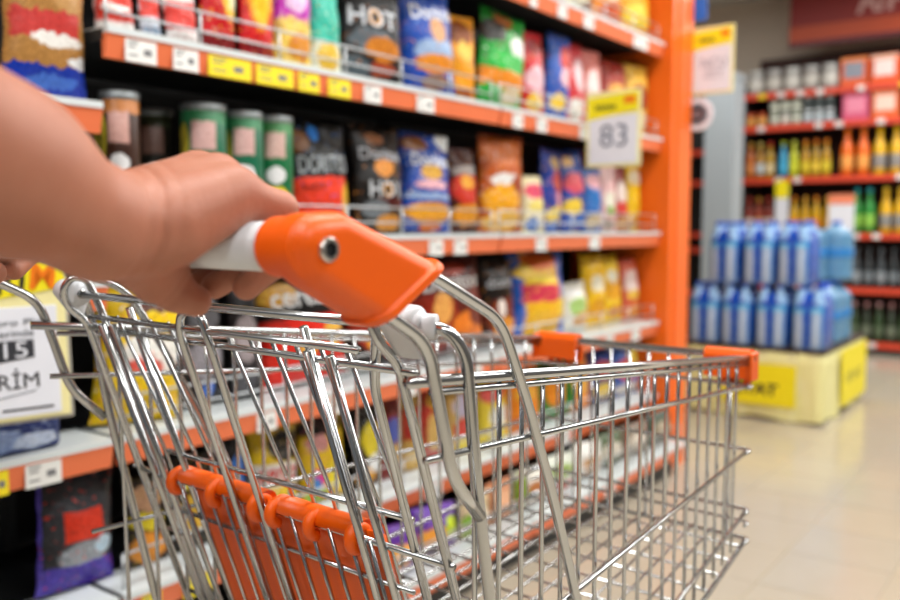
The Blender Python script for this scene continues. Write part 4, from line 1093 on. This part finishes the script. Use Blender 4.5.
def jug_proto():
    root = empty('water_jug')
    prof = [(.062, 0), (.072, .008), (.075, .03)]
    for k in range(5): z = .05 + k * .036; prof += [(.075, z), (.071, z + .010), (.075, z + .020)]
    prof += [(.074, .235), (.060, .262), (.030, .285), (.020, .292), (.020, .300)]
    MB().lathe(prof, 24).build('jug_body', M_JUG, root, True)
    MB().lathe([(.023, .295), (.023, .312), (.018, .314)], 16).build('cap', M_CAP, root, True)
    MB().lathe([(.0762, .125), (.0765, .127), (.0765, .168), (.0762, .170)], 24).build('jug_label', M_JLAB, root, True)
    return root
jp = jug_proto(); first = True
for x, y, z, lab in ((5.255, 1.225, 0, 'large clear blue water jug, lower tier, left one'), (5.465, 1.225, 0, 'large clear blue water jug, lower tier, right one'),
                     (5.255, 1.330, .347, 'large clear blue water jug, upper tier, beside the water packs'), (5.465, 1.225, .347, 'large clear blue water jug, upper tier, rightmost'),
                     (5.255, 1.432, 0, 'large clear blue water jug standing behind the lower tier water packs')):
    o = jp if first else copy_tree(jp); first = False
    o.location = (x, y, TZ + z); o.scale = (1.28, 1.28, 1.10); tag(o, lab, 'water jug', 'large water jugs')

# ------------------------------------------------------------------ far wall and its red shelves
M_WALL = mat('beige_wall', '#cdc2b4', 0.8, var=0.04, scale=2)
struct(MB().box(8.55, 8.70, -4, 6, 0, 3.6).build('wall_back', M_WALL), 'beige grey far wall')
struct(MB().box(-4, 8.7, -4, 5, 3.2, 3.3).build('ceiling', mat('ceiling_paint', '#c9c9c6', .8)), 'pale grey ceiling')
struct(MB().box(-4, 8.7, -2.3, -2.2, 0, 3.6).build('darkening_wall_right', mat('dark_reflection_wall', '#555352', .7, var=.5, scale=3)), 'unseen grey wall added opposite the shelving to darken reflections')  # unseen stand-in for opposite shelving, added to darken chrome and cut fill light
struct(MB().box(-4, 8.7, 4.9, 5.0, 0, 3.6).build('wall_left', M_WALL), 'beige side wall behind the shelving')
M_RED = mat('red_shelf_rail', '#d8472c', 0.45, var=.06, scale=6)
M_RSH = mat('dark_shelf_metal', '#4a3a36', .6)
M_SIDE = mat('grey_pillar_paint', '#a3adb3', .6, var=.04, scale=3)
pl_ = MB().box(7.0, 7.24, 2.36, 2.60, 0, 2.24).box(6.99, 7.25, 2.35, 2.61, 2.24, 2.28).build('pillar', M_SIDE)
tag(pl_, 'square grey pillar between the water display and the end panel', 'pillar')
fu = empty('wall_shelving', (0, 0, 0)); tag(fu, 'red railed wall shelving full of jars and bottles at the far right', 'shelving')
FX = 7.9; FY0, FY1 = 1.12, 2.60
MB().box(FX + .50, FX + .52, FY0, FY1, 0, 2.6).build('back_panel', mat('dark_red_back', '#3a1c16', .7), fu)
for y in (FY0, FY1 - .02): MB().box(FX, FX + .5, y, y + .02, 0, 2.3).build('side_panel', M_RSH, fu)
FZ = (2.21, 1.93, 1.476, .9945, .542, .09)
for z in FZ:
    d_ = MB().box(FX + .004, FX + .5, FY0, FY1, z - .01, z + .012).build('shelf', M_RSH, fu)
    MB().box(FX - .01, FX + .004, FY0, FY1, z - .035, z + .015).build('price_rail', M_RED, d_)
    rn = random.Random(int(z * 100))
    y = FY1 - .15
    while y > 1.25:
        if rn.random() < .6: MB().box(FX - .0125, FX - .0102, y - .06, y, z - .030, z + .010).build('price_tag', M_TAGY if rn.random() < .3 else M_TAGW, d_)
        y -= .16
MB().box(FX + .03, FX + .5, FY0, FY1, 0, .05).build('plinth', M_UPR, fu)
JM = {}
def cm(c, rough=.25):
    if c not in JM: JM[c] = mat('goods_' + c.strip('#'), c, rough, var=.12, scale=40)
    return JM[c]
PROTO = {}
def goods(kind, body, cap, band):
    key = (kind, body, cap, band)
    if key in PROTO:
        return copy_tree(PROTO[key])
    root = empty(kind)
    if kind == 'jar':
        MB().lathe([(.036, 0), (.040, .006), (.040, .085), (.033, .098)], 14).build('jar_body', cm(body), root, True)
        MB().lathe([(.035, .096), (.036, .098), (.036, .116), (.033, .118)], 14).build('lid', cm(cap), root, True)
        MB().lathe([(.0405, .022), (.0408, .023), (.0408, .072), (.0405, .073)], 14).build('label_band', cm(band, .6), root, True)
    elif kind == 'bottle':
        MB().lathe([(.034, 0), (.038, .006), (.038, .165), (.033, .195), (.015, .245), (.014, .285)], 14).build('bottle_body', cm(body), root, True)
        MB().lathe([(.017, .280), (.017, .312), (.014, .314)], 12).build('cap', cm(cap), root, True)
        MB().lathe([(.0385, .045), (.0388, .046), (.0388, .130), (.0385, .131)], 14).build('label_band', cm(band, .6), root, True)
    elif kind == 'carton':
        link_me('carton_body', rounded_box(.18, .205, .235, .004, 1, (0, 0, .1175)), cm(body, .5), root)
        link_me('panel', rounded_box(.004, .15, .13, .0015, 1, (-.0915, 0, .13)), cm(band, .5), root)
        link_me('flap', rounded_box(.004, .205, .03, .0015, 1, (-.0915, 0, .215)), cm(cap, .5), root)
    PROTO[key] = root
    return root
def place(kind, body, cap, band, x, y, z, lab, grp, rz=0, sc=1.0):
    o = goods(kind, body, cap, band)
    o.location = (x, y, z + .0125); o.rotation_euler = (0, 0, rz); o.scale = (sc, sc, sc)
    tag(o, lab, kind, grp); return o
# top row: pale jars in two layers' height, then orange cartons
def row(z, kind, y0, y1, step, cols, lab, grp, sc=1.0, x=FX + .07):
    y = y0; i = 0
    tot = 0; q_ = y0
    while q_ > y1: tot += 1; q_ -= step
    ORD = ['leftmost', 'second from left', 'third from left', 'fourth from left', 'fifth from left', 'sixth from left']
    while y > y1:
        b, c, l_ = cols[i % len(cols)]
        place(kind, b, c, l_, x, y, z, (lab + ', ' + ('rightmost' if i == tot - 1 else ORD[i])) if tot > 1 else lab, grp, 0, sc); y -= step; i += 1
row(FZ[0], 'jar', 2.50, 1.86, .155, [('#9a9894', '#b9bbb8', '#c6c4bd'), ('#8a8480', '#a9aaa8', '#bdbab2')], 'big pale grey jar on the top far shelf, left of the cartons', 'pale jars on the top far shelf', 1.75)
place('carton', '#e0602c', '#e98a4a', '#8a8f9c', FX + .105, 1.685, FZ[0], 'orange carton with grey panel on the top far shelf', 'cartons')
place('carton', '#e2571f', '#f0b9a0', '#ecd9d4', FX + .105, 1.455, FZ[0], 'orange carton with white panel on the top far shelf, at the picture edge', 'cartons')
row(FZ[1], 'jar', 2.535, 2.40, .095, [('#b5601c', '#c24a2c', '#d9a04a')], 'amber jar at the left end of the second far shelf', 'amber jars')
row(FZ[1], 'jar', 2.33, 2.08, .092, [('#6d7a5c', '#d8dad2', '#cfd2c4'), ('#7d7468', '#cfd4d0', '#dcd8cc')], 'olive jar with pale label on the second far shelf', 'olive jars', 1.0)
row(FZ[1], 'jar', 2.05, 1.80, .088, [('#3d4a4c', '#dfe6ea', '#c3d0d6')], 'dark jar with white lid on the second far shelf', 'dark jars', 1.0)
row(FZ[1] + .1190, 'jar', 2.33, 2.08, .092, [('#6d7a5c', '#39413a', '#cfd2c4')], 'olive jar with dark lid stacked on the pale labelled jars', 'stacked olive jars', 1.0)
row(FZ[1] + .1190, 'jar', 2.05, 1.80, .088, [('#46524e', '#eef2f4', '#3a4446')], 'dark jar with white lid stacked on top of its kind', 'stacked dark jars', 1.0)
place('carton', '#d2587c', '#c04a6c', '#e58aa4', FX + .105, 1.665, FZ[1], 'pink carton on the second far shelf', 'cartons', sc=.98)
place('carton', '#e5672f', '#ea8450', '#f0cdbd', FX + .105, 1.440, FZ[1], 'orange carton with pale panel on the second far shelf beside the pink one', 'cartons', sc=.98)
row(FZ[2], 'bottle', 2.53, 2.28, .085, [('#b9601c', '#d8a03a', '#d98a4a'), ('#a8781c', '#e2c86a', '#c9d2d6'), ('#b08a1c', '#c83c2c', '#dcc89a')], 'amber bottle at the left of the third far shelf', 'amber bottles')
place('bottle', '#3a9ac4', '#b8c82c', '#46b0dc', FX + .07, 2.245, FZ[2], 'bright blue labelled bottle among the amber ones', 'single bottle')
place('bottle', '#c2c82c', '#d8dc5a', '#d2d832', FX + .07, 2.155, FZ[2], 'lime yellow bottle among the amber ones', 'single bottle')
row(FZ[2], 'bottle', 2.06, 1.81, .085, [('#b58a12', '#e8821c', '#d8c22c'), ('#a88418', '#e0741c', '#e2c23a')], 'golden bottle with orange cap on the third far shelf', 'golden bottles')
row(FZ[2], 'bottle', 1.725, 1.58, .125, [('#ee6a14', '#f2842c', '#f0a04c')], 'large bright orange bottle on the third far shelf', 'orange bottles', 1.28)
row(FZ[2], 'bottle', 1.475, 1.22, .125, [('#e6b41c', '#f0c41c', '#8f8a86')], 'large yellow bottle with grey label on the third far shelf', 'yellow bottles', 1.28)
row(FZ[3], 'bottle', 2.53, 2.28, .085, [('#8a2c1c', '#c84a3a', '#e6d8c8'), ('#9a3a1c', '#e0a03a', '#dcb080')], 'red brown bottle at the left of the fourth far shelf', 'red brown bottles')
row(FZ[3], 'bottle', 2.14, 1.74, .092, [('#d2a414', '#ee8a1c', '#e8921c'), ('#c89a18', '#e6a83a', '#dca62c')], 'yellow bottle with orange cap on the fourth far shelf', 'yellow bottles below')
row(FZ[3], 'bottle', 1.635, 1.52, .10, [('#2f8a3a', '#1c9aa4', '#8ac04a')], 'green bottle with teal cap on the fourth far shelf', 'green bottles', 1.2)
row(FZ[3], 'bottle', 1.41, 1.20, .105, [('#e2b01c', '#eabf2c', '#8c8a86')], 'yellow bottle with grey label on the fourth far shelf', 'yellow grey bottles', 1.2)
row(FZ[4], 'bottle', 1.62, 1.20, .095, [('#3a4044', '#5c646c', '#8a9298'), ('#2c3032', '#454c52', '#6f787e')], 'dark bottle on the fifth far shelf right of the jugs', 'dark bottles', 1.05)
row(FZ[5], 'bottle', 1.62, 1.20, .095, [('#33482c', '#d8a0a4', '#56664c'), ('#2f3a2a', '#c88a8c', '#6a7460')], 'dark green bottle on the lowest far shelf', 'dark green bottles', 1.05)
# card holders in front of the far shelves
cs = empty('card_stand', (0, 0, 0)); tag(cs, 'white price card with orange top standing in front of the yellow bottles', 'sign')
MB().box(7.84, 7.845, 1.625, 1.825, 1.02, 1.33).build('card', M_SHEET, cs)
MB().box(7.837, 7.84, 1.625, 1.825, 1.25, 1.33).build('card_header', mat('salmon_card', '#ef8a66', .5), cs)
MB().tube([(7.843, 1.725, 1.02), (7.90, 1.725, .985)], .006, 6).build('clip', M_CLEAR, cs)
cs = empty('card_strip', (0, 0, 0)); tag(cs, 'tall narrow white card with yellow top above the water packs', 'sign')
MB().box(7.84, 7.845, 2.155, 2.265, 1.00, 1.40).build('card', M_SHEET, cs)
MB().box(7.837, 7.84, 2.155, 2.265, 1.31, 1.46).build('card_header', M_YEL, cs)
MB().tube([(7.843, 2.21, 1.42), (7.90, 2.21, 1.46)], .006, 6).build('clip', M_CLEAR, cs)
# red hanging banner
bn = empty('banner', (0, 0, 0)); tag(bn, 'dark red banner with pale lettering hanging above the far shelves', 'banner')
MB().box(8.10, 8.12, .20, 2.262, 2.628, 3.30).build('board', mat('banner_red', '#7c1712', .5), bn)
MB().box(8.095, 8.10, .20, 2.262, 2.672, 2.80).build('band', mat('banner_orange', '#a8401a', .5), bn)
MB().box(8.094, 8.10, .20, 2.262, 2.628, 2.668).build('edge', mat('banner_maroon', '#5c1420', .5), bn)
for y in (.5, 2.0): MB().tube([(8.11, y, 3.30), (8.11, y, 3.6)], .004, 6).build('hanger', M_CLEAR, bn)
for body, y, w in (('Al', 1.62, .20), ('p', 1.42, .13)):
    me, co = fit_text(body, w, .22, 0, .03, .002)
    out = np.empty_like(co); out[:, 0] = 8.098 - co[:, 2]; out[:, 1] = y - co[:, 0]; out[:, 2] = 2.955 + co[:, 1]
    me.vertices.foreach_set('co', out.ravel()); me.update(); link_me('lettering', me, ink('#b98d88'), bn)
# small shelf glimpsed between end panel and pillar
nu = empty('narrow_shelving', (0, 0, 0)); tag(nu, 'narrow shelving glimpsed between the orange end panel and the pillar', 'shelving')
NX = 7.35
MB().box(NX + .4, NX + .42, 2.62, 3.10, 0, 1.95).build('back_panel', M_BACK, nu)
for z in (1.70, 1.44, 1.0, .87, .5, .09):
    d_ = MB().box(NX, NX + .4, 2.62, 3.10, z - .012, z + .010).build('shelf', M_RSH, nu)
    MB().box(NX - .012, NX, 2.62, 3.10, z - .032, z + .014).build('price_rail', M_RED, d_)
for z, b, c, l_, lab in ((1.70, '#b98a2c', '#d8b04a', '#d9c9a0', 'tan jar on the narrow far shelving'), (1.44, '#2f8a4a', '#5ab46a', '#7cc08a', 'green jar on the narrow far shelving'), (1.0, '#4a4f54', '#6a7076', '#5c6268', 'grey jar on the narrow far shelving'), (.5, '#43484c', '#5c6268', '#70767c', 'dark grey jar low on the narrow far shelving'), (.09, '#3aa83c', '#4cc04e', '#6cd06a', 'bright green jar at the bottom of the narrow far shelving')):
    for k in range(1): place('jar', b, c, l_, NX + .07, 2.70 + k * .15, z - .002, lab, lab.split(' on ')[0] + 's narrow shelving', 0, 1.3)
